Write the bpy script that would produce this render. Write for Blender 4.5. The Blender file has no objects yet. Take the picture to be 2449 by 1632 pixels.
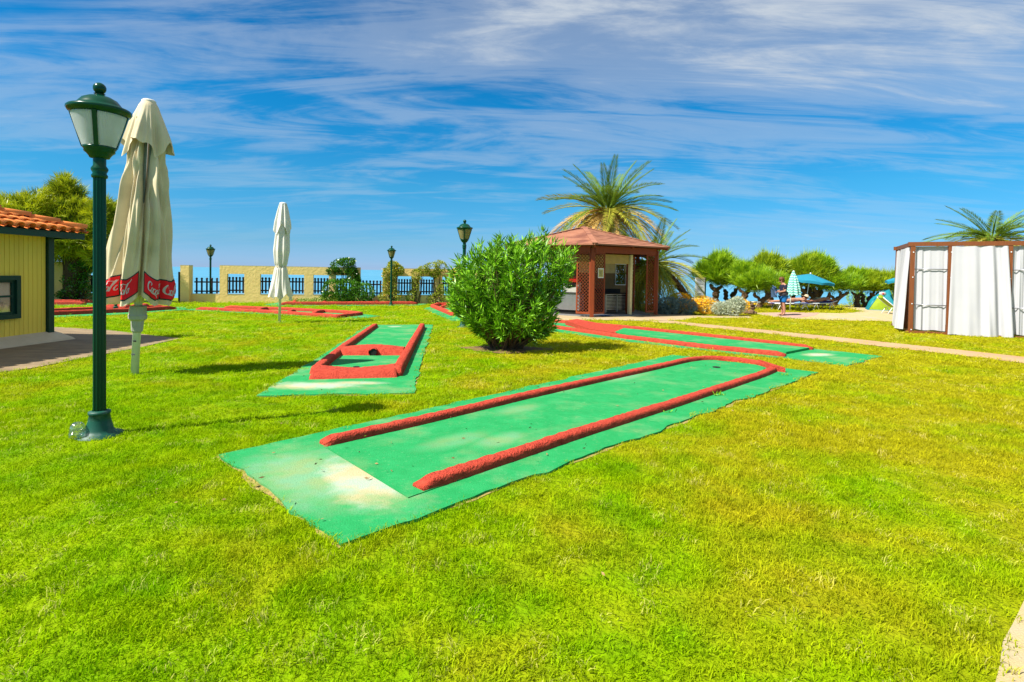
import bpy, bmesh, math, random
import numpy as np
from mathutils import Vector, Matrix
random.seed(7); RNG = np.random.default_rng(7)
S = bpy.context.scene
COL = S.collection
rad, sin, cos, pi = math.radians, math.sin, math.cos, math.pi

# ------------------------------------------------------------------ camera
F, CX, CY = 1275.0, 1224.5, 678.0            # focal length and principal point in photo pixels
PITCH, ROLL, EYE, SLOPE = rad(1.2), rad(0.95), 1.5, 0.0145
cam = bpy.data.cameras.new('camera'); camo = bpy.data.objects.new('camera', cam); COL.objects.link(camo)
cam.sensor_width = 36.0; cam.lens = F / 2449 * 36.0; cam.shift_y = -(816 - CY) / 2449
cam.clip_start = 0.05; cam.clip_end = 90000
CR = Matrix.Rotation(pi / 2 - PITCH, 3, 'X') @ Matrix.Rotation(ROLL, 3, 'Z')
camo.matrix_world = Matrix.Translation((0, 0, EYE)) @ CR.to_4x4()
S.camera = camo

# ------------------------------------------------------------------ light
SUN_AZ = (-0.878, -0.479); SUN_EL = rad(51)
sl = bpy.data.lights.new('sun', 'SUN'); slo = bpy.data.objects.new('sun', sl); COL.objects.link(slo)
sl.energy = 5.0; sl.angle = rad(0.5); sl.color = (1.0, 0.95, 0.86)
slo.rotation_euler = Vector((SUN_AZ[0] * cos(SUN_EL), SUN_AZ[1] * cos(SUN_EL), sin(SUN_EL))).to_track_quat('Z', 'Y').to_euler()
S.view_settings.view_transform = 'Standard'; S.view_settings.look = 'None'
S.view_settings.gamma = 1.0; S.view_settings.use_curve_mapping = False
S.view_settings.exposure = 1.1

W = bpy.data.worlds.new('World'); S.world = W; W.use_nodes = True
nt = W.node_tree; nt.nodes.clear()
def NN(t, kind, **kw):
    n = t.nodes.new(kind)
    for k, v in kw.items():
        if k.startswith('i_'):
            n.inputs[int(k[2:])].default_value = v
        else: setattr(n, k, v)
    return n
def math_node(t, op, a, b=None, c=None, clamp=False):
    n = t.nodes.new('ShaderNodeMath'); n.operation = op; n.use_clamp = clamp
    for i, v in enumerate((a, b, c)):
        if v is None: continue
        if isinstance(v, (int, float)): n.inputs[i].default_value = v
        else: t.links.new(v, n.inputs[i])
    return n.outputs[0]
def ramp(t, fac, stops, interp='LINEAR'):
    n = t.nodes.new('ShaderNodeValToRGB'); n.color_ramp.interpolation = interp
    e = n.color_ramp.elements
    while len(e) < len(stops): e.new(0.5)
    for el, (p, c) in zip(e, stops):
        el.position = p; el.color = (c, c, c, 1) if isinstance(c, (int, float)) else (*c, 1)
    t.links.new(fac, n.inputs[0]); return n.outputs[0]
def mix_rgb(t, fac, a, b, mode='MIX'):
    n = t.nodes.new('ShaderNodeMix'); n.data_type = 'RGBA'; n.blend_type = mode
    for s, v in ((n.inputs[0], fac), (n.inputs[6], a), (n.inputs[7], b)):
        if isinstance(v, (int, float)): s.default_value = v
        elif isinstance(v, tuple): s.default_value = (*v, 1) if len(v) == 3 else v
        else: t.links.new(v, s)
    return n.outputs[2]
L = nt.links.new
sky = NN(nt, 'ShaderNodeTexSky', sky_type='NISHITA', sun_disc=False, sun_elevation=SUN_EL,
         sun_rotation=math.atan2(SUN_AZ[0], SUN_AZ[1]), altitude=0, air_density=1.0, dust_density=0.0, ozone_density=5.0)
tc = NN(nt, 'ShaderNodeTexCoord'); sp = NN(nt, 'ShaderNodeSeparateXYZ'); L(tc.outputs['Generated'], sp.inputs[0])
zz = math_node(nt, 'ADD', math_node(nt, 'MAXIMUM', sp.outputs[2], 0.0), 0.10)
uu = math_node(nt, 'DIVIDE', sp.outputs[0], zz); vv = math_node(nt, 'DIVIDE', sp.outputs[1], zz)
cb = NN(nt, 'ShaderNodeCombineXYZ'); L(uu, cb.inputs[0]); L(vv, cb.inputs[1])
CL1, CL2, CL3 = (5.8, 1.4, 0), (15.3, 8.0, 0), (16.9, 7.7, 0)
def cloud_noise(rot, scl, loc, scale, detail, rough, dist):
    m = NN(nt, 'ShaderNodeMapping'); L(cb.outputs[0], m.inputs[0])
    m.inputs[1].default_value = loc; m.inputs[2].default_value = (0, 0, rad(rot)); m.inputs[3].default_value = scl
    n = NN(nt, 'ShaderNodeTexNoise'); L(m.outputs[0], n.inputs['Vector'])
    n.inputs['Scale'].default_value = scale; n.inputs['Detail'].default_value = detail
    n.inputs['Roughness'].default_value = rough; n.inputs['Distortion'].default_value = dist
    return n.outputs[0]
c1 = cloud_noise(-14, (0.52, 1.0, 1), CL1, 0.95, 7, 0.56, 1.3)
c2 = cloud_noise(-24, (0.34, 1.3, 1), CL2, 2.3, 8, 0.66, 1.6)
c3 = cloud_noise(8, (0.42, 1.0, 1), CL3, 0.55, 3, 0.5, 0.3)
high = ramp(nt, sp.outputs[2], [(0.30, 0.0), (0.46, 0.07), (0.8, 0.16)])
cl = math_node(nt, 'ADD', math_node(nt, 'MULTIPLY', c1, 0.42), math_node(nt, 'ADD', math_node(nt, 'MULTIPLY', c2, 0.36), math_node(nt, 'MULTIPLY', c3, 0.36)))
cl = math_node(nt, 'ADD', cl, high)
cf = ramp(nt, cl, [(0.495, 0.0), (0.62, 0.32), (0.78, 0.92)], 'EASE')
fade = ramp(nt, sp.outputs[2], [(0.03, 0.10), (0.15, 0.75), (0.27, 1.0)])
cf = math_node(nt, 'MULTIPLY', cf, fade, clamp=True)
hs = NN(nt, 'ShaderNodeHueSaturation'); hs.inputs['Hue'].default_value = 0.492; hs.inputs['Saturation'].default_value = 1.30; hs.inputs['Value'].default_value = 0.92
L(sky.outputs[0], hs.inputs['Color'])
tint = ramp(nt, sp.outputs[2], [(0.0, (0.22, 0.36, 0.80)), (0.05, (0.20, 0.37, 0.56)), (0.15, (0.19, 0.50, 0.58)), (0.28, (0.09, 0.55, 0.64)), (0.6, (0.05, 0.42, 0.52))])
skb = mix_rgb(nt, 1.0, hs.outputs[0], tint, 'MULTIPLY')
skc = mix_rgb(nt, cf, skb, (2.75, 3.0, 3.25))
bg = NN(nt, 'ShaderNodeBackground'); bg.inputs['Strength'].default_value = 0.11
wo = NN(nt, 'ShaderNodeOutputWorld'); L(skc, bg.inputs[0]); L(bg.outputs[0], wo.inputs[0])

# ------------------------------------------------------------------ helpers
def sstep(a, b, x):
    t = min(1.0, max(0.0, (x - a) / (b - a))); return t * t * (3 - 2 * t)
def g(x, y):                                  # the lawn: falls gently towards the sea, rises a little under the sun loungers
    return -SLOPE * y + 0.2 * sstep(9, 14, x) * sstep(24, 29, y)
def ray(px, py): return CR @ Vector(((px - CX) / F, -(py - CY) / F, -1.0))
def at(px, py, Y):
    d = ray(px, py); return Vector((0, 0, EYE)) + d * (Y / d.y)
def G(px, py):                                # a point of the ground
    d = ray(px, py); Y = 10.0
    for _ in range(60):
        p = Vector((0, 0, EYE)) + d * (Y / d.y)
        tgt = EYE - g(p.x, p.y)
        Y = 0.5 * Y + 0.5 * tgt / max(1e-3, (-d.z / d.y))
    p = Vector((0, 0, EYE)) + d * (Y / d.y); p.z = g(p.x, p.y); return p
def gp(x, y, dz=0): return Vector((x, y, g(x, y) + dz))

class MB:
    def __init__(s): s.v = []; s.f = []; s.m = []; s.k = 0
    def add(s, vs, fs):
        o = len(s.v); s.v += [tuple(p) for p in vs]; s.f += [tuple(i + o for i in f) for f in fs]; s.m += [s.k] * len(fs); return s
    def box(s, c, d, M=None):
        x, y, z = d[0] / 2, d[1] / 2, d[2] / 2
        vs = [Vector((i * x, j * y, k * z)) for i in (-1, 1) for j in (-1, 1) for k in (-1, 1)]
        vs = [(M @ p if M else p) + Vector(c) for p in vs]
        return s.add(vs, [(0, 1, 3, 2), (4, 6, 7, 5), (0, 4, 5, 1), (2, 3, 7, 6), (0, 2, 6, 4), (1, 5, 7, 3)])
    def bar(s, a, b, w, h, up=(0, 0, 1)):        # square bar from a to b
        a, b = Vector(a), Vector(b); d = b - a; l = d.length; d.normalize()
        u = Vector(up); r = d.cross(u)
        if r.length < 1e-4: r = d.cross(Vector((1, 0, 0)))
        r.normalize(); u = r.cross(d)
        M = Matrix((r, d, u)).transposed()
        return s.box((a + b) / 2, (w, l, h), M)
    def tube(s, pts, rs, n=8, cap=True, sq=None):
        pts = [Vector(p) for p in pts]; o = len(s.v); N = len(pts)
        if not hasattr(rs, '__len__'): rs = [rs] * N
        t0 = (pts[1] - pts[0]).normalized()
        r = t0.cross(Vector((0, 0, 1)))
        if r.length < 1e-3: r = Vector((1, 0, 0))
        r.normalize()
        vs = []
        for i, p in enumerate(pts):
            t = (pts[min(i + 1, N - 1)] - pts[max(i - 1, 0)]).normalized()
            r = (r - t * r.dot(t)).normalized(); u = t.cross(r)
            for k in range(n):
                a = 2 * pi * k / n; vs.append(p + (r * cos(a) + u * sin(a)) * rs[i])
        fs = [(i * n + k, i * n + (k + 1) % n, (i + 1) * n + (k + 1) % n, (i + 1) * n + k) for i in range(N - 1) for k in range(n)]
        if cap: fs += [tuple(range(n - 1, -1, -1)), tuple((N - 1) * n + k for k in range(n))]
        return s.add(vs, fs)
    def lathe(s, prof, n=24, c=(0, 0, 0), a0=0, a1=2 * pi, flute=0, nf=0):
        full = abs(a1 - a0 - 2 * pi) < 1e-6; m = n if full else n + 1
        vs = []
        for (r, z) in prof:
            for k in range(m):
                a = a0 + (a1 - a0) * k / n
                rr = r * (1 - flute * (0.5 + 0.5 * cos(nf * a))) if flute else r
                vs.append((c[0] + rr * cos(a), c[1] + rr * sin(a), c[2] + z))
        fs = []
        for i in range(len(prof) - 1):
            for k in range(n):
                k2 = (k + 1) % m if full else k + 1
                fs.append((i * m + k, i * m + k2, (i + 1) * m + k2, (i + 1) * m + k))
        return s.add(vs, fs)
    def prism(s, poly, z0, z1):                 # poly: list of (x, y)
        n = len(poly); vs = [(x, y, z0) for x, y in poly] + [(x, y, z1) for x, y in poly]
        return s.add(vs, [tuple(range(n - 1, -1, -1)), tuple(range(n, 2 * n))] + [(i, (i + 1) % n, n + (i + 1) % n, n + i) for i in range(n)])
    def grid(s, fn, nu, nv, u0=0, u1=1, v0=0, v1=1):
        vs = [fn(u0 + (u1 - u0) * i / nu, v0 + (v1 - v0) * j / nv) for j in range(nv + 1) for i in range(nu + 1)]
        return s.add(vs, [(j * (nu + 1) + i, j * (nu + 1) + i + 1, (j + 1) * (nu + 1) + i + 1, (j + 1) * (nu + 1) + i) for j in range(nv) for i in range(nu)])
    def ball(s, c, r, n=10, sq=(1, 1, 1)):
        m = n // 2 + 1; vs = []; fs = []
        for j in range(m + 1):
            t = pi * j / m
            for i in range(n):
                a = 2 * pi * i / n; vs.append((c[0] + r * sq[0] * sin(t) * cos(a), c[1] + r * sq[1] * sin(t) * sin(a), c[2] + r * sq[2] * cos(t)))
        for j in range(m):
            for i in range(n): fs.append((j * n + i, (j + 1) * n + i, (j + 1) * n + (i + 1) % n, j * n + (i + 1) % n))
        return s.add(vs, fs)
def mesh_of(name, mb, smooth=False):
    me = bpy.data.meshes.new(name); me.from_pydata(mb.v, [], mb.f)
    if any(mb.m): me.polygons.foreach_set('material_index', mb.m)
    if smooth: me.polygons.foreach_set('use_smooth', [True] * len(me.polygons))
    me.update(); return me
def link(o, parent=None):
    COL.objects.link(o)
    if parent is not None: o.parent = parent
    return o
def obj(name, mb, m, parent=None, smooth=False, **tags):
    me = mb if isinstance(mb, bpy.types.Mesh) else mesh_of(name, mb, smooth)
    if not len(me.materials):
        for x in (m if isinstance(m, (list, tuple)) else [m]): me.materials.append(x)
    o = link(bpy.data.objects.new(name, me), parent)
    for k, v in tags.items(): o[k] = v
    return o
def thing(name, label, cat, loc=(0, 0, 0), rz=0, group=None, scale=1):
    o = link(bpy.data.objects.new(name, None)); o.empty_display_size = 0.2
    o.location = loc; o.rotation_euler = (0, 0, rz); o.scale = (scale,) * 3
    o['label'] = label; o['category'] = cat
    if group: o['group'] = group
    return o
def copy_tree(o, parent=None):
    c = o.copy(); COL.objects.link(c)
    if parent is not None: c.parent = parent
    for ch in list(KIDS(o)): copy_tree(ch, c)
    return c
def KIDS(o): return [x for x in COL.objects if x.parent == o]
def np_mesh(name, V, FC, n):                   # V (N,3), FC (M,n)
    me = bpy.data.meshes.new(name)
    me.vertices.add(len(V)); me.vertices.foreach_set('co', np.asarray(V, 'f').ravel())
    me.loops.add(FC.size); me.loops.foreach_set('vertex_index', FC.astype('i').ravel())
    me.polygons.add(len(FC)); me.polygons.foreach_set('loop_start', np.arange(0, FC.size, n, dtype='i'))
    me.polygons.foreach_set('loop_total', np.full(len(FC), n, dtype='i'))
    me.update(calc_edges=True); return me

# ------------------------------------------------------------------ materials
def mat(name, col, rough=0.6, col2=None, nscale=6.0, lo=0.35, hi=0.7, bump=0.0, bscale=60.0, spec=0.3, metal=0.0, transl=0.0, detail=5.0,
        col3=None, n3=1.0, stretch=None, rnd=0.0, world=False, trans=0.0, alb=0.62):
    col = tuple(x * alb for x in col)
    if col2 is not None: col2 = tuple(x * alb for x in col2)
    if col3 is not None: col3 = tuple(x * alb for x in col3)
    m = bpy.data.materials.new(name); m.use_nodes = True; t = m.node_tree; t.nodes.clear(); K = t.links.new
    out = NN(t, 'ShaderNodeOutputMaterial'); b = NN(t, 'ShaderNodeBsdfPrincipled')
    b.inputs['Roughness'].default_value = rough; b.inputs['Metallic'].default_value = metal
    b.inputs['Specular IOR Level'].default_value = spec; b.inputs['Transmission Weight'].default_value = trans
    if world: vec = NN(t, 'ShaderNodeNewGeometry').outputs['Position']
    else: vec = NN(t, 'ShaderNodeTexCoord').outputs['Object']
    if stretch:
        mp = NN(t, 'ShaderNodeMapping'); K(vec, mp.inputs[0]); mp.inputs[3].default_value = stretch; vec = mp.outputs[0]
    c = None
    if col2 is None: col2 = tuple(x * 0.8 for x in col)
    n = NN(t, 'ShaderNodeTexNoise'); K(vec, n.inputs['Vector']); n.inputs['Scale'].default_value = nscale; n.inputs['Detail'].default_value = detail; n.inputs['Roughness'].default_value = 0.62
    c = ramp(t, n.outputs[0], [(lo, col), (hi, col2)])
    if col3 is not None:
        n2 = NN(t, 'ShaderNodeTexNoise'); K(vec, n2.inputs['Vector']); n2.inputs['Scale'].default_value = n3; n2.inputs['Detail'].default_value = 6
        c = mix_rgb(t, ramp(t, n2.outputs[0], [(0.52, 0.0), (0.68, 0.85)]), c, col3)
    if rnd:
        oi = NN(t, 'ShaderNodeObjectInfo')
        h = NN(t, 'ShaderNodeHueSaturation'); K(c, h.inputs['Color'])
        K(math_node(t, 'ADD', math_node(t, 'MULTIPLY', oi.outputs['Random'], 2 * rnd), 1 - rnd), h.inputs['Value']); c = h.outputs[0]
    K(c, b.inputs['Base Color'])
    if bump:
        nb = NN(t, 'ShaderNodeTexNoise'); K(vec, nb.inputs['Vector']); nb.inputs['Scale'].default_value = bscale; nb.inputs['Detail'].default_value = 4
        bp = NN(t, 'ShaderNodeBump'); bp.inputs['Strength'].default_value = min(1.0, bump); bp.inputs['Distance'].default_value = 0.02 * max(1, bump)
        K(nb.outputs[0], bp.inputs['Height']); K(bp.outputs[0], b.inputs['Normal'])
    sh = b.outputs[0]
    if transl:
        tr = NN(t, 'ShaderNodeBsdfTranslucent'); K(c, tr.inputs['Color'])
        mx = NN(t, 'ShaderNodeMixShader'); mx.inputs[0].default_value = transl; K(sh, mx.inputs[1]); K(tr.outputs[0], mx.inputs[2]); sh = mx.outputs[0]
    K(sh, out.inputs[0]); m.diffuse_color = (*col, 1); return m
M = {}
M['lamp_green'] = mat('lamp_green', (0.001, 0.075, 0.032), 0.25, (0.001, 0.06, 0.028), spec=0.25)
M['lamp_dirty'] = mat('lamp_green_dusty', (0.004, 0.10, 0.065), 0.5, (0.08, 0.16, 0.13), 14, 0.5, 0.75)
M['lamp_glass'] = mat('lamp_glass', (0.84, 0.85, 0.86), 0.25, (0.78, 0.79, 0.80), 8, transl=0.62, spec=0.4, alb=1.0)
M['lamp_glass_warm'] = mat('lamp_glass_warm', (0.62, 0.55, 0.24), 0.3, (0.55, 0.48, 0.2), 8, transl=0.5)
M['canvas'] = mat('beige_canvas', (0.76, 0.64, 0.43), 0.85, (0.66, 0.55, 0.36), 2.5, bump=0.06, bscale=160, transl=0.12, spec=0.1, col3=(0.50, 0.43, 0.28), n3=1.3, alb=0.92)
M['canvas_white'] = mat('white_canvas', (0.78, 0.76, 0.68), 0.85, (0.70, 0.67, 0.58), 3, bump=0.2, bscale=120, transl=0.15, spec=0.1, alb=0.92)
M['red_print'] = mat('red_print', (0.74, 0.004, 0.012), 0.7, (0.68, 0.004, 0.012), 6, alb=1.0)
M['green_print'] = mat('green_print', (0.004, 0.05, 0.045), 0.7)
M['white_print'] = mat('white_print', (0.8, 0.8, 0.8), 0.7, (0.76, 0.76, 0.76), 6)
M['white_paint'] = mat('white_paint', (0.74, 0.76, 0.76), 0.4, (0.66, 0.68, 0.68), 9, alb=0.9)
M['white_plastic'] = mat('aged_white_plastic', (0.62, 0.62, 0.54), 0.5, (0.5, 0.5, 0.42), 9)
M['rib'] = mat('painted_steel_rib', (0.25, 0.28, 0.24), 0.5)
M['yellow_board'] = mat('yellow_board', (0.97, 0.68, 0.085), 0.55, (0.92, 0.63, 0.075), 3, bump=0.12, bscale=40, rnd=0.05, stretch=(6, 6, 1), alb=0.92)
M['groove'] = mat('groove', (0.25, 0.16, 0.03), 0.9)
M['house_green'] = mat('house_green', (0.006, 0.07, 0.042), 0.45, (0.006, 0.055, 0.036), 5)
M['plinth'] = mat('sand_render', (0.62, 0.50, 0.33), 0.9, (0.55, 0.44, 0.28), 4, bump=0.4, bscale=90, alb=0.92)
M['tile'] = mat('terracotta', (0.95, 0.28, 0.055), 0.75, (0.80, 0.20, 0.04), 5, bump=0.3, bscale=60, rnd=0.16, col3=(0.45, 0.16, 0.07), n3=3, alb=0.92)
M['mortar'] = mat('mortar', (0.36, 0.28, 0.2), 0.95, bump=0.8, bscale=40)
M['curtain_tan'] = mat('tan_curtain', (0.62, 0.42, 0.24), 0.8, (0.10, 0.05, 0.03), 2.2, lo=0.48, hi=0.56, alb=1.0)
M['glass'] = mat('window_glass', (0.03, 0.03, 0.03), 0.04, spec=0.7, trans=0.85)
M['stucco'] = mat('ochre_stucco', (0.86, 0.62, 0.24), 0.92, (0.80, 0.56, 0.20), 1.6, bump=0.9, bscale=7.5, detail=3, alb=0.92)
M['stucco_white'] = mat('white_wash', (0.78, 0.76, 0.7), 0.8)
M['picket'] = mat('dark_picket_wood', (0.022, 0.014, 0.018), 0.6, (0.035, 0.014, 0.012), 6)
M['kerb'] = mat('red_rubber_paint', (0.72, 0.095, 0.050), 0.85, (0.52, 0.052, 0.028), 14, bump=1.4, bscale=55, detail=3, spec=0.15)
M['wood'] = mat('red_stained_wood', (0.38, 0.074, 0.016), 0.55, (0.27, 0.05, 0.012), 4, stretch=(8, 8, 0.6), bump=0.1, rnd=0.08)
M['roof_felt'] = mat('red_roof_felt', (0.52, 0.225, 0.13), 0.9, (0.42, 0.165, 0.092), 2.0, bump=0.5, bscale=30, col3=(0.24, 0.08, 0.05), n3=1.2)
M['shutter'] = mat('yellow_shutter', (0.72, 0.50, 0.12), 0.5)
M['cream'] = mat('cream_wall', (0.72, 0.62, 0.32), 0.8, alb=0.92)
M['brown_wall'] = mat('brown_tile', (0.30, 0.20, 0.08), 0.6)
M['steel'] = mat('stainless_steel', (0.52, 0.53, 0.55), 0.32, (0.42, 0.43, 0.46), 4, metal=0.75)
M['dark'] = mat('black_and_recess_shade', (0.02, 0.018, 0.016), 0.7)  # black parts; also the painted shade of holes and tunnel mouth
M['red_plastic'] = mat('red_plastic', (0.55, 0.01, 0.01), 0.35)
M['blue_mat'] = mat('blue_floor_mat', (0.01, 0.08, 0.25), 0.8)
M['pad'] = mat('kiosk_paving', (0.60, 0.47, 0.26), 0.85, (0.50, 0.36, 0.20), 0.9, bump=0.3, bscale=50, col3=(0.56, 0.33, 0.24), n3=0.35, world=True)
M['path'] = mat('pink_path_paving', (0.66, 0.42, 0.22), 0.85, (0.58, 0.34, 0.18), 1.6, bump=0.4, bscale=40, col3=(0.70, 0.50, 0.24), n3=0.6, world=True)
M['plaza_pink'] = mat('pink_plaza_paving', (0.62, 0.40, 0.31), 0.85, (0.56, 0.35, 0.27), 1.5, world=True)
M['house_pave'] = mat('house_paving', (0.40, 0.29, 0.16), 0.85, (0.24, 0.17, 0.10), 2.2, bump=1.0, bscale=8, stretch=(0.8, 2.2, 1), world=True)
M['sand'] = mat('pale_concrete_path', (0.66, 0.52, 0.27), 0.9, (0.60, 0.46, 0.23), 3, bump=0.5, bscale=120, col3=(0.50, 0.50, 0.40), n3=1.8, world=True)
M['soil'] = mat('bare_soil', (0.23, 0.13, 0.05), 0.95, (0.34, 0.22, 0.09), 8, bump=1.0, bscale=40)
M['dry_edge'] = mat('dry_lawn_edge', (0.50, 0.36, 0.12), 0.95, (0.34, 0.30, 0.06), 9, bump=0.8, bscale=40, world=True)
M['litter'] = mat('dry_leaf', (0.45, 0.30, 0.12), 0.9, (0.28, 0.16, 0.06), 30)
M['bark'] = mat('gnarled_bark', (0.28, 0.17, 0.085), 0.95, (0.13, 0.07, 0.035), 7, bump=1.5, bscale=9, stretch=(1, 1, 0.6))
M['bark_dark'] = mat('dark_bark', (0.12, 0.075, 0.04), 0.95, (0.06, 0.035, 0.02), 7, bump=1.5, bscale=9)
M['palm_bark'] = mat('palm_bark', (0.24, 0.15, 0.075), 0.95, (0.10, 0.055, 0.025), 7, bump=1, bscale=14)
def leaf(name, col, col2, transl=0.3, ns=3.0, rough=0.45, spec=0.35, rnd=0.0): return mat(name, col, rough, col2, ns, 0.38, 0.62, transl=transl, spec=spec, rnd=rnd, alb=1.3)
M['oleander'] = leaf('oleander_leaf', (0.19, 0.40, 0.010), (0.035, 0.12, 0.004), 0.14, 7.0, 0.42, 0.3)
M['tam_a'] = leaf('tamarisk_green', (0.30, 0.44, 0.008), (0.09, 0.20, 0.006), 0.30, 3.2)
M['tam_b'] = leaf('tamarisk_olive', (0.36, 0.43, 0.010), (0.12, 0.21, 0.008), 0.30, 3.0)
M['tam_big'] = leaf('tamarisk_big', (0.42, 0.44, 0.010), (0.09, 0.14, 0.006), 0.28, 1.6)
M['shrub_dark'] = leaf('glossy_dark_leaf', (0.06, 0.18, 0.005), (0.02, 0.075, 0.004), 0.2, 4, 0.3, 0.5)
M['climber'] = leaf('yellowish_climber_leaf', (0.30, 0.33, 0.03), (0.15, 0.19, 0.02), 0.3, 4)
M['cover'] = leaf('low_cover_leaf', (0.20, 0.27, 0.02), (0.10, 0.17, 0.012), 0.3, 4)
M['silver'] = leaf('silver_leaf', (0.40, 0.43, 0.32), (0.27, 0.31, 0.21), 0.2, 4, 0.7)
M['bluegrey'] = leaf('blue_grey_leaf', (0.15, 0.22, 0.20), (0.08, 0.13, 0.12), 0.2, 4, 0.7)
M['yellow_flower'] = leaf('yellow_flower', (0.78, 0.48, 0.02), (0.62, 0.36, 0.02), 0.3, 5, 0.7)
M['palm_green'] = leaf('palm_leaf', (0.15, 0.23, 0.020), (0.07, 0.125, 0.012), 0.25, 1.5, 0.6, 0.1, rnd=0.2)
M['palm_olive'] = leaf('palm_leaf_olive', (0.32, 0.31, 0.030), (0.18, 0.19, 0.02), 0.25, 1.5, 0.6, 0.1, rnd=0.2)
M['palm_dry'] = leaf('palm_leaf_dry', (0.52, 0.34, 0.085), (0.36, 0.22, 0.06), 0.25, 1.5, 0.6, 0.2, rnd=0.2)
M['curtain'] = mat('white_curtain', (0.80, 0.80, 0.83), 0.85, (0.76, 0.76, 0.80), 2, bump=0.15, bscale=70, transl=0.15, spec=0.1)
M['cab_wood'] = mat('cabana_wood', (0.30, 0.095, 0.025), 0.5, (0.22, 0.065, 0.018), 4, stretch=(8, 8, 0.6))
M['turq'] = mat('turquoise_canvas', (0.03, 0.42, 0.62), 0.8, (0.03, 0.36, 0.55), 3, transl=0.3)
M['lime'] = mat('lime_nylon', (0.42, 0.58, 0.01), 0.6, transl=0.2)
M['teal'] = mat('teal_nylon', (0.01, 0.36, 0.45), 0.6, transl=0.2)
M['blue_sling'] = mat('blue_sling', (0.05, 0.06, 0.45), 0.7)
M['skin'] = mat('bare_skin', (0.60, 0.30, 0.19), 0.6, (0.54, 0.25, 0.15), 6)  # plain skin tone, slightly mottled
M['skin_red'] = mat('reddened_skin', (0.58, 0.21, 0.11), 0.6, (0.55, 0.24, 0.14), 6)
M['navy'] = mat('navy_cotton', (0.016, 0.018, 0.05), 0.85)
M['shorts'] = mat('blue_shorts', (0.005, 0.20, 0.62), 0.75, (0.004, 0.15, 0.5), 8)
M['hair'] = mat('auburn_hair', (0.20, 0.08, 0.02), 0.6, (0.1, 0.04, 0.012), 20)
M['denim'] = mat('blue_denim', (0.05, 0.12, 0.26), 0.85, (0.10, 0.18, 0.32), 12)
M['grey_bag'] = mat('grey_bag', (0.10, 0.09, 0.11), 0.8)
M['straw'] = mat('pale_straw', (0.72, 0.58, 0.38), 0.8)
M['stone'] = mat('brown_stone', (0.24, 0.15, 0.08), 0.95, (0.14, 0.08, 0.05), 6, bump=1, bscale=20)
M['sign_print'] = mat('grey_print', (0.12, 0.12, 0.16), 0.8)
M['clear'] = mat('clear_plastic', (0.9, 0.95, 0.95), 0.03, (0.85, 0.92, 0.92), 4, trans=0.97, spec=0.5)
def clear_mat():
    m = bpy.data.materials.new('clear_thin_plastic'); m.use_nodes = True; t = m.node_tree; t.nodes.clear(); K = t.links.new
    out = NN(t, 'ShaderNodeOutputMaterial'); a = NN(t, 'ShaderNodeBsdfTransparent'); b = NN(t, 'ShaderNodeBsdfGlossy'); b.inputs['Roughness'].default_value = 0.08
    lw = NN(t, 'ShaderNodeLayerWeight'); lw.inputs['Blend'].default_value = 0.35
    mx = NN(t, 'ShaderNodeMixShader'); K(math_node(t, 'ADD', math_node(t, 'MULTIPLY', lw.outputs['Facing'], 0.55), 0.06), mx.inputs[0]); K(a.outputs[0], mx.inputs[1]); K(b.outputs[0], mx.inputs[2]); K(mx.outputs[0], out.inputs[0]); return m
M['clear'] = clear_mat(); M['glass'] = M['clear']

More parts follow.
